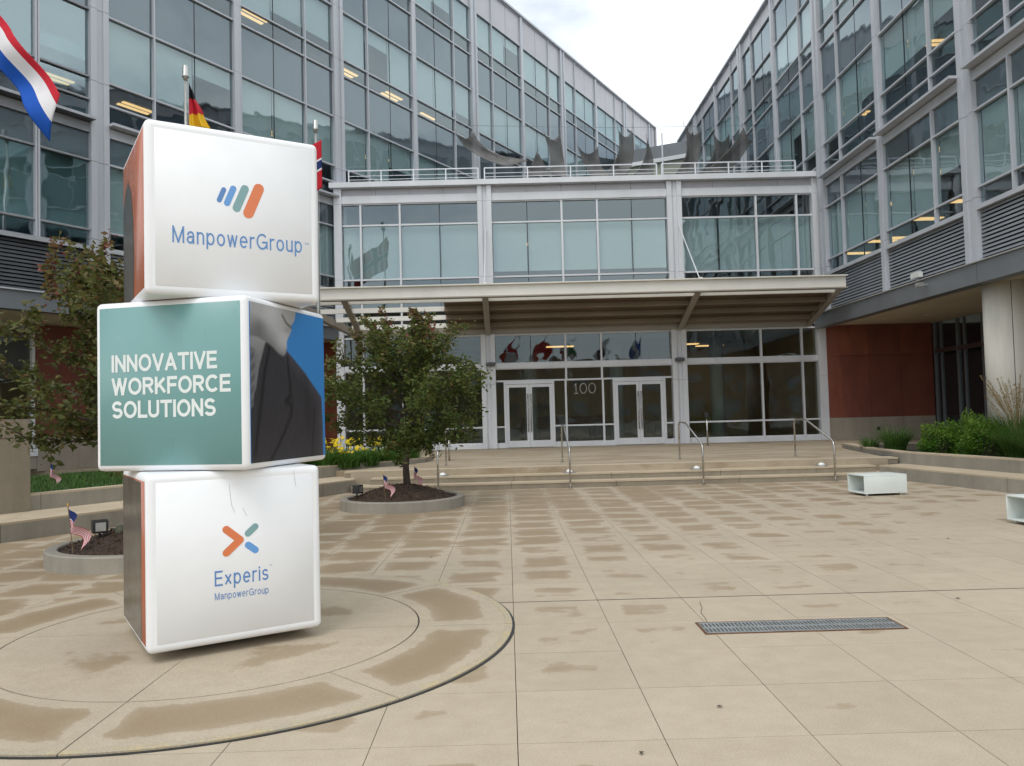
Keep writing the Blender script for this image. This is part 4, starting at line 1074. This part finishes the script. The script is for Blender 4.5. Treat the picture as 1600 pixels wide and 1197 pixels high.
plate(mid_c, '-y', plain('print_backing', (.045, .22, .56), .3, 0, .04), .042, 'photo_panel')
printed_photo(mid_c)

# ------------------------------------------------------------------ trees
def leaf_cloud(pts, size, tone, seed, aspect=.55, up=0.3):
    """one small bent leaf at every point"""
    r = np.random.RandomState(seed); n = len(pts); P = np.asarray(pts)
    d = r.normal(size=(n, 3)); d[:, 2] = d[:, 2]*.6-.1; d /= np.linalg.norm(d, axis=1)[:, None]
    e = r.normal(size=(n, 3)); e[:, 2] += up; s = np.cross(d, e); s /= np.linalg.norm(s, axis=1)[:, None]+1e-9
    L = size*r.uniform(.45, 1.45, n)[:, None]; W = L*aspect
    nn = np.cross(d, s)
    V = np.stack([P, P+d*L*.5+s*W*.5+nn*L*.08, P+d*L, P+d*L*.5-s*W*.5+nn*L*.08], 1).reshape(-1, 3)
    F = np.arange(4*n).reshape(-1, 4)
    me = bpy.data.meshes.new('foliage'); me.from_pydata(V.tolist(), [], F.tolist()); me.update()
    set_attr(me, 'tone', np.clip(tone, 0, 1)); return me
def make_tree(loc, label, seed, H, rad, z_low, leafmat, nlimb=26, nleaf=15000, trunk_r=.062, leafsize=.078):
    r = random.Random(seed); t = empty('ornamental_tree', loc); tag(t, label, 'tree', 'small plaza trees')
    wood = MB(); lead = [Vector((0, 0, 0))]
    for k in range(1, 7): lead.append(Vector((r.gauss(0, .02)*k, r.gauss(0, .02)*k, (H*.86)*k/6)))
    MB().tube([p for p in lead[:3]], [trunk_r*1.12, trunk_r*.95, trunk_r*.8], 10).build('trunk', BARK, t, smooth=True)
    wood.tube(lead[2:], [trunk_r*.8, trunk_r*.6, trunk_r*.42, trunk_r*.26, trunk_r*.1], 7)
    pts, tones = [], []
    zc = z_low+(H-z_low)*.36; hz_up = H-zc; hz_dn = zc-z_low
    twigs = []
    for i in range(nlimb):
        f = i/nlimb; zb = z_low*.95+(H*.72-z_low*.95)*f**1.1
        a = i*2.399+r.uniform(-.4, .4)
        elev = R(-4+58*f+r.uniform(-10, 12))
        d = Vector((math.cos(a)*math.cos(elev), math.sin(a)*math.cos(elev), math.sin(elev)))
        b = Vector((0, 0, zb))
        # reach of the crown in this direction
        for step in range(60):
            q = b+d*(step*.05); dz = q.z-zc
            hr = rad*(max(0, 1-dz/hz_up)**.55 if dz > 0 else math.sqrt(max(0, 1-(dz/hz_dn)**2)))
            if math.hypot(q.x, q.y) > hr: break
        L = step*.05*r.uniform(.82, 1.10)+.12
        pl = [b]
        for k in range(1, 6): pl.append(b+d*L*k/5+Vector((r.gauss(0, .035), r.gauss(0, .035), r.gauss(0, .03)+.03*k*k/10)))
        wood.tube(pl, [trunk_r*.42, trunk_r*.33, trunk_r*.25, trunk_r*.18, trunk_r*.11, .003], 5)
        twigs.append((pl, .35, 1.0))
        for j in range(12):
            tt = r.uniform(.18, 1.0); k = min(4, int(tt*5)); p0 = pl[k].lerp(pl[k+1], tt*5-k)
            dd = (d*.7+Vector((r.gauss(0, .7), r.gauss(0, .7), r.gauss(.15, .55)))).normalized()
            l2 = r.uniform(.22, .52)*(1.15-.35*tt)
            q = [p0, p0+dd*l2*.5+Vector((0, 0, .02)), p0+dd*l2+Vector((r.gauss(0, .03), r.gauss(0, .03), .03))]
            wood.tube(q, [.009, .006, .002], 4, False); twigs.append((q, .05, 1.1))
            for s3 in range(2):
                p1 = q[1].lerp(q[2], r.random()); d3 = (dd+Vector((r.gauss(0, .8), r.gauss(0, .8), r.gauss(0, .6)))).normalized()
                q3 = [p1, p1+d3*r.uniform(.1, .24)]; twigs.append((q3, 0, 1.0))
    # a few long shoots standing out of the top
    for i in range(9):
        a = r.uniform(0, 6.28); rr = rad*r.uniform(.1, .75); zt = zc+hz_up*math.sqrt(max(0, 1-(rr/rad)**2))
        b = Vector((math.cos(a)*rr, math.sin(a)*rr, zt-.3)); q = [b, b+Vector((r.gauss(0, .05), r.gauss(0, .05), .3)), b+Vector((r.gauss(0, .1), r.gauss(0, .1), r.uniform(.5, .68)))]
        wood.tube(q, [.008, .005, .002], 4, False); twigs.append((q, .0, 3.2))
    tot = sum(sum((q[i+1]-q[i]).length for i in range(len(q)-1))*w for q, s0, w in twigs)
    for q, s0, w in twigs:
        ln = sum((q[i+1]-q[i]).length for i in range(len(q)-1)); n = int(nleaf*ln*w/tot)+1
        for _ in range(n):
            u = s0+(1-s0)*r.random(); k = min(len(q)-2, int(u*(len(q)-1))); p = q[k].lerp(q[k+1], u*(len(q)-1)-k)
            sp = .03 if w > 2 else .048
            p = p+Vector((r.gauss(0, sp), r.gauss(0, sp), r.gauss(0, sp)))
            pts.append(tuple(p))
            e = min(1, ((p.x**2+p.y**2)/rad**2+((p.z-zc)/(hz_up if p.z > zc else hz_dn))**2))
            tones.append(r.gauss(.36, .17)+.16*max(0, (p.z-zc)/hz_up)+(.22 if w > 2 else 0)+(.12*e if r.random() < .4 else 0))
    wood.build('limbs', BARK, t, smooth=True)
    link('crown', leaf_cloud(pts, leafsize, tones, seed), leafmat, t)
    return t
def planter(loc, label, rad, h=.19, mound=.27):
    p = empty('round_planter', loc); tag(p, label, 'planter', 'round tree planters')
    n = 48; m = MB().lathe([(rad, -.02), (rad, h-.015), (rad-.015, h), (rad-.13, h), (rad-.14, h-.015), (rad-.14, 0)], n)
    m.f = m.f[:-2]; m.build('curb', CONC, p)
    prof = [(rad-.135, h-.06)]+[((rad-.14)*(1-k/8), h-.05+mound*(1-(1-k/8)**1.6)) for k in range(1, 8)]+[(.02, h-.05+mound)]
    mm = MB().lathe(prof, 40)
    rr = random.Random(3); mm.v = [(x+rr.gauss(0, .008), y+rr.gauss(0, .008), z+rr.gauss(0, .008)) for x, y, z in mm.v]
    mm.build('mulch_mound', MULCH, p)
    # loose bark chips
    r = np.random.RandomState(5); N = 2600; a = r.uniform(0, 6.283, N); q = np.sqrt(r.uniform(0, 1, N))*(rad-.16)
    z = h-.05+mound*(1-(q/(rad-.14))**1.6)+.004
    P = np.stack([q*np.cos(a), q*np.sin(a), z], 1)
    me = leaf_cloud(P, .045, r.uniform(0, 1, N), 9, .35, 1.5)
    o = link('bark_chips', me, leaf_mat('bark_chip', [(0, (.03, .018, .012)), (1, (.12, .07, .045))], 0), p); tag(o, kind='stuff')
    return p
planter((-1.95, 14.86, 0), 'round concrete planter ring of bark mulch before the steps', 1.13)
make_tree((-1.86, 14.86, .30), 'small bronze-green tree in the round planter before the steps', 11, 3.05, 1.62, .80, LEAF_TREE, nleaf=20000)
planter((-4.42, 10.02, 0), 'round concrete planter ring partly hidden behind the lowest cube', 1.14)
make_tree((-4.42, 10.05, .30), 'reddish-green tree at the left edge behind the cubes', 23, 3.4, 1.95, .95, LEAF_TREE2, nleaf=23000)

# spotlights in the planters
def spot(loc, rz, label):
    s = empty('ground_spotlight', loc, rz); tag(s, label, 'spotlight', 'planter spotlights')
    bevelled('lamp_head', .17, .13, .15, .01, BLACKP, s, (0, 0, .16)); box('lens', ALU, s, 0, -.068, .16, .11, .006, .10)
    MB().tube([(0, .02, -.05), (0, .02, .09)], .014, 8).build('stake', BLACKP, s)
spot((-2.72, 14.60, .20), R(70), 'black box spotlight on the mulch of the planter before the steps')
spot((-4.86, 9.66, .27), R(35), 'black box spotlight beside the stick flag in the left planter')
vb = empty('garden_valve', (-4.64, 9.72, .29)); tag(vb, 'dull green rounded valve cover beside the left spotlight', 'valve')
MB().lathe([(.02, 0), (.07, .02), (.075, .07), (.05, .12), (.01, .14)], 14).build('cover', plain('dull_green', (.07, .075, .045), .7), vb, smooth=True); MB().tube([(-.12, 0, .09), (.02, 0, .09)], .02, 6).build('pipe', BLACKP, vb)

# ------------------------------------------------------------------ flags
FLAGM = {}
def cloth(name, col): return plain('cloth_'+name, col, .75, 0, .06, 3, spec=.2)
CR, CW, CB, CK, CY, CG, CN = cloth('red', (.50, .02, .035)), cloth('white', (.70, .68, .70)), cloth('blue', (.012, .085, .42)), cloth('black', (.012, .012, .014)), cloth('gold', (.72, .42, .02)), cloth('green', (.02, .17, .07)), cloth('navy', (.02, .035, .14))
def flag_cloth(parent, mats, pick, L, H, droop, out, folds, nu=36, nv=24, name='flag_cloth', squeeze=.5):
    """hanging cloth: u along the fly, v down the hoist; droop = fall of the fly, out = plan direction"""
    vs, fs, mi = [], [], []
    ox, oy = math.cos(out), math.sin(out)
    for i in range(nu+1):
        u = i/nu
        for j in range(nv+1):
            v = j/nv
            run = L*u*math.cos(droop); fall = L*u*math.sin(droop)+.10*L*u*u
            hang = H*v*(1-.15*u)
            w = .11*math.sin(folds*(u*3.0+v*1.1))*min(1, u*3)+.06*math.sin(7*u+5*v)*u
            x = run-squeeze*H*v*u*.55
            vs.append((x*ox-w*oy, x*oy+w*ox, -hang-fall+.03*math.sin(9*u+3*v)*u))
    for i in range(nu):
        for j in range(nv):
            a = i*(nv+1)+j; fs.append((a, a+1, a+nv+2, a+nv+1)); mi.append(pick((i+.5)/nu, (j+.5)/nv))
    me = bpy.data.meshes.new(name); me.from_pydata(vs, [], fs)
    for m_ in mats: me.materials.append(m_)
    me.polygons.foreach_set('material_index', mi); me.update()
    o = link(name, me, None, parent, smooth=True); o.modifiers.new('thick', 'SOLIDIFY').thickness = .004
    return o
def limp_cloth(parent, mats, pick, H, W, nu=24, nv=24):
    vs, fs, mi = [], [], []
    for i in range(nu+1):
        for j in range(nv+1):
            u, v = i/nu, j/nv; w = W*(.05+v)
            vs.append((u*w+.015*math.sin(14*v)*u, .07*math.sin(13*u+2*v)*min(1, 3*u)*(.3+v), -H*v-.10*u*(1-v)+.06*u*v))
    for i in range(nu):
        for j in range(nv):
            a = i*(nv+1)+j; fs.append((a, a+1, a+nv+2, a+nv+1)); mi.append(pick((i+.5)/nu, (j+.5)/nv))
    me = bpy.data.meshes.new('flag_cloth'); me.from_pydata(vs, [], fs)
    for m_ in mats: me.materials.append(m_)
    me.polygons.foreach_set('material_index', mi); me.update()
    o = link('flag_cloth', me, None, parent, smooth=True); o.modifiers.new('thick', 'SOLIDIFY').thickness = .004
def flagpole(loc, H, label, fl=None, rad=.055):
    p = empty('flagpole', loc); tag(p, label, 'flagpole', 'flagpoles')
    MB().tube([(0, 0, -.1), (0, 0, H*.5), (0, 0, H-.35)], [rad*1.15, rad, rad*.62], 14).build('pole', ALU, p, smooth=True)
    MB().lathe([(.05, H-.36), (.05, H-.31), (.085, H-.29), (.085, H-.25), (.07, H-.22), (.065, H-.02), (.05, H)], 16).build('truck_cap', ALU, p, smooth=True)
    MB().tube([(rad+.02, -.01, H-.4), (rad+.03, -.01, 1.2)], .004, 4).build('halyard', CW, p)
    return p
flagpole((-7.62, 19.4, .48), 9.85, 'aluminium flagpole with the black, red and gold flag')
flagpole((-5.36, 23.2, .48), 9.85, 'aluminium flagpole rising right of the top cube with a red flag')
flagpole((-10.05, 15.6, .48), 9.85, 'flagpole just outside the left picture edge holding the striped flag')
def norway(u, v):
    du, dv = abs(u-.36), abs(v-.5)
    return 2 if du < .05 or dv < .07 else 1 if du < .10 or dv < .14 else 0
f1 = empty('flag', (-10.0, 15.6, 10.0)); tag(f1, 'red, white and blue striped flag hanging at the upper left edge', 'flag', 'national flags')
flag_cloth(f1, [CR, CW, CB], lambda u, v: 0 if v < .2 else 1 if v < .58 else 2, 2.3, 1.0, R(49), R(-4), 3.4, squeeze=.5)
f2 = empty('flag', (-7.54, 19.4, 9.92)); tag(f2, 'black, red and gold flag drooping behind the top cube', 'flag', 'national flags')
limp_cloth(f2, [CK, CR, CY], lambda u, v: int(v*2.999), 1.2, .46)
f3 = empty('flag', (-5.16, 23.08, 9.72)); tag(f3, 'red flag with dark blue and white cross beside the top cube', 'flag', 'national flags')
flag_cloth(f3, [CR, CW, CN], norway, 2.0, 1.4, R(32), R(176), 2.4, squeeze=.3)
# flags across the street, seen mirrored in the glass over the doors
for k, (x, cs, nm) in enumerate(((1.6, (CR, CW, CR), 'red and white'), (4.3, (CR, CR, CW), 'mostly red'), (7.4, (CG, CW, CR), 'green, white and red'), (11.2, (CW, CN, CW), 'white and navy'), (15.2, (CB, CW, CB), 'blue and white'))):
    flagpole((x, -29, -.05), 10.3, 'far flagpole mirrored over the doors with the %s flag' % nm)
    f = empty('flag', (x-.07, -29, 9.75)); tag(f, '%s flag mirrored in the glass above the doors' % nm, 'flag', 'flags across the street')
    flag_cloth(f, list(cs), (lambda u, v: int(u*2.999)), 2.3, 1.5, R(50), R(180), 2.7, squeeze=.3)
# stick flags
def stick_flag(loc, lean, label, sc=1.):
    s = empty('stick_flag', loc); tag(s, label, 'small flag', 'little stick flags'); s.scale = (sc, sc, sc)
    s.rotation_euler = (0, lean, 0)
    MB().tube([(0, 0, -.08), (0, 0, .50)], .005, 6).build('stick', plain('stick_wood', (.20, .13, .06), .7), s)
    MB().lathe([(.002, .50), (.010, .51), (.004, .54)], 8).build('gold_tip', CY, s)
    def pk(u, v): return 2 if (u < .42 and v < .54) else (0 if int(v*12.99) % 2 == 0 else 1)
    o = flag_cloth(s, [CR, CW, CN], pk, .34, .21, R(58), R(-20), 2.5, 26, 26, 'flag_cloth', .3); o.location = (.006, 0, .47)
    # uneven folds scaled to the small size
    for v in o.data.vertices: v.co.y *= .25
    o.modifiers[0].thickness = .001
stick_flag((-4.98, 9.28, .24), R(-6), 'little stars and stripes flag in the left planter', .95)
stick_flag((-2.15, 14.08, .27), R(-5), 'little stars and stripes flag before the tree trunk by the steps', .8)
stick_flag((-1.77, 15.05, .36), R(4), 'little flag half hidden behind the tree trunk', .75)
stick_flag((-9.2, 16.3, .46), R(2), 'little stars and stripes flag on the lawn at left', .95)

# ------------------------------------------------------------------ planting
def blades(n, seed, spread, h, lean, width, pts_fn=None, seg=4, droop=1.):
    """arching leaf blades from the ground"""
    r = random.Random(seed); vs, fs, tn = [], [], []
    for _ in range(n):
        a = r.uniform(0, 6.283); rr = spread*math.sqrt(r.random()); bx, by = (math.cos(a)*rr, math.sin(a)*rr) if not pts_fn else pts_fn(r)
        a2 = a+r.gauss(0, .6) if not pts_fn else r.uniform(0, 6.283); L = h*r.uniform(.65, 1.15); le = lean*r.uniform(.4, 1.2); w = width*r.uniform(.7, 1.2)
        dx, dy = math.cos(a2), math.sin(a2); b = len(vs)
        for k in range(seg+1):
            t = k/seg; out = le*L*(t**1.6); z = L*(t-droop*.45*le*t*t*t)
            ww = w*(1-t)**.7*.5+.0006
            px, py = bx+dx*out, by+dy*out
            vs += [(px-dy*ww, py+dx*ww, z), (px+dy*ww, py-dx*ww, z)]
        tv = r.gauss(.5, .25)
        for k in range(seg): fs.append((b+2*k, b+2*k+1, b+2*k+3, b+2*k+2)); tn.append(tv+.15*k/seg)
    me = bpy.data.meshes.new('blades'); me.from_pydata(vs, [], fs); me.update(); set_attr(me, 'tone', np.clip(tn, 0, 1)); return me
def flowers(n, seed, spread, zlo, zhi):
    r = random.Random(seed); vs, fs, tn = [], [], []
    st = MB()
    for _ in range(n):
        a = r.uniform(0, 6.283); rr = spread*math.sqrt(r.random()); c = Vector((math.cos(a)*rr, math.sin(a)*rr, r.uniform(zlo, zhi)))
        st.tube([(c.x*.6, c.y*.6, .05), tuple(c)], .005, 4, False)
        ax = Vector((r.gauss(0, .6), r.gauss(-.5, .5), 1)).normalized(); u = ax.cross(Vector((1, .2, 0))).normalized(); w = ax.cross(u); s = r.uniform(.048, .066)
        for k in range(6):
            t = k*math.pi/3; d = u*math.cos(t)+w*math.sin(t); e = u*math.cos(t+1.57)+w*math.sin(t+1.57); b = len(vs)
            vs += [tuple(c), tuple(c+d*s*.6+e*s*.3+ax*s*.45), tuple(c+d*s*1.15+ax*s*.5), tuple(c+d*s*.6-e*s*.3+ax*s*.45)]
            fs.append((b, b+1, b+2, b+3)); tn.append(r.random())
    me = bpy.data.meshes.new('flowers'); me.from_pydata(vs, [], fs); me.update(); set_attr(me, 'tone', tn); return me, st
lil = [(-3.95, 19.55), (-3.55, 20.15), (-4.35, 19.35), (-3.05, 20.75), (-4.55, 20.3), (-4.0, 20.6), (-3.4, 21.2), (-4.9, 19.6), (-2.75, 21.6), (-3.0, 22.3)]
words = ['at the front by the planter corner', 'third from the corner along the wall', 'leftmost beside the middle cube', 'near the tree trunk', 'behind the leftmost clump', 'in the middle of the bed', 'behind the tree trunk', 'half hidden by the middle cube', 'rightmost by the landing', 'at the back right by the landing']
for k, (x, y) in enumerate(lil):
    d = empty('daylily_clump', (x, y, .46)); tag(d, 'yellow daylily clump '+words[k], 'flower', 'yellow daylilies')
    link('leaves', blades(280, 40+k, .36, .54, .85, .034), LEAF_LILY, d)
    fm, st = flowers(14 if k not in (3, 8) else 8, 60+k, .42, .34, .70); tag(link('flowers', fm, PETAL, d), kind='stuff'); st.build('stems', plain('lily_stem', (.06, .12, .03), .6), d)
def shrub(loc, rx, ry, h, n, seed, label):
    s = empty('shrub', loc); tag(s, label, 'shrub', 'green shrubs in the right planter')
    r = np.random.RandomState(seed); d = r.normal(size=(n, 3)); d[:, 2] = np.abs(d[:, 2]); d /= np.linalg.norm(d, axis=1)[:, None]
    lump = 1+.13*np.sin(5*d[:, 0]+seed)+.12*np.sin(6*d[:, 1]+2*seed)+.10*np.sin(7*d[:, 2]+3.1*d[:, 0]*3)
    q = r.uniform(.55, 1.0, n)**.6*lump
    P = d*q[:, None]*np.array([rx, ry, h])
    link('foliage', leaf_cloud(P, .062, .28+.5*(q-.6)+.25*d[:, 2]*q+r.normal(0, .16, n), seed, .42), LEAF_SHRUB, s)
    st = MB(); rr = random.Random(seed)
    for k in range(14):
        a = rr.uniform(0, 6.28); e = rr.uniform(.4, 1.4); st.tube([(0, 0, -.03), (math.cos(a)*rx*.4*math.cos(e), math.sin(a)*ry*.4*math.cos(e), h*.45), (math.cos(a)*rx*.8*math.cos(e), math.sin(a)*ry*.8*math.cos(e), h*.85*math.sin(e))], [.012, .008, .003], 5)
    st.build('stems', BARK, s)
shrub((9.75, 18.1, .46), .50, .55, .66, 5200, 3, 'leftmost rounded bright green shrub in the right planter')
shrub((10.15, 17.0, .46), .58, .6, .74, 6200, 4, 'second rounded green shrub from the left behind the wall')
shrub((10.55, 18.5, .46), .6, .6, .86, 6200, 6, 'taller green shrub behind the leftmost two')
def grass_clump(loc, h, n, seed, label, plumes=0, spread=.2, lean=.75):
    g_ = empty('ornamental_grass', loc); tag(g_, label, 'grass', 'ornamental grasses')
    link('blades', blades(n, seed, spread, h, lean, .013, seg=5), LEAF_GRASS, g_)
    if plumes:
        r = random.Random(seed); vs, fs, tn = [], [], []; st = MB()
        for k in range(plumes):
            a = r.uniform(0, 6.283); le = r.uniform(.1, .5); L = h*r.uniform(1.15, 1.6)
            tip = Vector((math.cos(a)*le*L, math.sin(a)*le*L, L)); mid_ = Vector((tip.x*.35, tip.y*.35, L*.6)); st.tube([(0, 0, 0), tuple(mid_), tuple(tip)], [.004, .003, .002], 4, False)
            for q in range(46):
                t = r.uniform(.72, 1.0); c = mid_.lerp(tip, (t-.6)/.4); dd = Vector((r.gauss(0, 1), r.gauss(0, 1), r.gauss(.8, .6))).normalized()*.035; e = dd.cross(Vector((r.random(), r.random(), .3))).normalized()*.005; b = len(vs)
                vs += [tuple(c-e), tuple(c+e), tuple(c+dd+e*.4), tuple(c+dd-e*.4)]; fs.append((b, b+1, b+2, b+3)); tn.append(r.random())
        me = bpy.data.meshes.new('plumes'); me.from_pydata(vs, [], fs); me.update(); set_attr(me, 'tone', tn); link('plumes', me, PLUME, g_); st.build('stalks', PLUME, g_)
        if st: set_attr(g_.children[-1].data, 'tone', [.3]*len(g_.children[-1].data.polygons))
grass_clump((9.55, 19.9, .46), .78, 520, 31, 'fine green grass tuft at the left end of the right planter', 0, .22, .8)
grass_clump((9.45, 21.1, .46), .45, 260, 32, 'small low grass tuft beside the landing edge', 0, .2, .8)
grass_clump((10.75, 17.0, .46), 1.1, 1000, 33, 'tall plumed grass left of the round column', 46, .3, .6)
grass_clump((10.75, 15.7, .46), 1.12, 1100, 34, 'tall plumed grass in front of the round column', 46, .32, .6)
grass_clump((10.7, 14.7, .46), 1.0, 800, 35, 'green grass clump at the right picture edge', 8, .3, .7)
grass_clump((10.25, 16.1, .46), .85, 800, 37, 'arching green grass between the shrubs and the picture edge', 5, .3, .75)
grass_clump((10.15, 15.2, .46), .85, 700, 36, 'arching grass clump low behind the right wall', 0, .26, .85)
# lawn in the left planter
def lawn_pts(r):
    while True:
        x, y = r.uniform(-13.5, -3.6), r.uniform(9, 24)
        t = (x+7.63)*.857-(y-13.27)*.515     # side of the planter wall
        if -5.5 < t < -.28 and not (y > 18.8 and x > -5.3): return x, y
gl = link('lawn_grass', blades(26000, 77, 1, .11, .5, .012, lawn_pts, 2), LEAF_GRASS, None, (0, 0, .475)); tag(gl, 'short rough lawn in the left planter', 'grass', kind='stuff')
# fallen scraps on the paving
lr = random.Random(5)
for k, (px, py) in enumerate(((1129, 1103), (1003, 1174), (1202, 820), (1478, 842), (675, 870), (1492, 935))):
    P = at_z(px, py, .003)
    lf = MB().add([(0, 0, 0), (.02, .012, .008), (.045, 0, .004), (.02, -.012, .007)], [(0, 1, 2, 3)]).build('fallen_leaf', BARK, None, (P.x, P.y, .004), (0, 0, lr.uniform(0, 6)))
    tag(lf, ('dark dry leaf on the paving in the middle foreground', 'dark dry leaf nearest the bottom picture edge', 'dry leaf far out on the paving left of the bench', 'dry leaf on the paving below the bench', 'dry leaf left of the long paving joint', 'dry leaf on the paving right of the grating')[k], 'leaf', 'fallen leaves')
# street side behind the viewer, mirrored in the doors
bb = empty('street_building', (6, -75, 0)); tag(bb, 'brown brick block across the street, mirrored in the doors', 'building')
MB().box(-45, 45, -9, 9, -.05, 9).build('wall', plain('brown_brick', (.26, .18, .12), .85, 0, .3, .6), bb)
MB().box(-45.3, 45.3, -9.3, 9.3, 9, 9.5).build('roof_edge', CONC, bb)
for k in range(15):
    for z in (1.2, 5.2): box('window', SPAN, bb, -40+k*5.7, 9.02, z+1.1, 2.6, .1, 2.0)
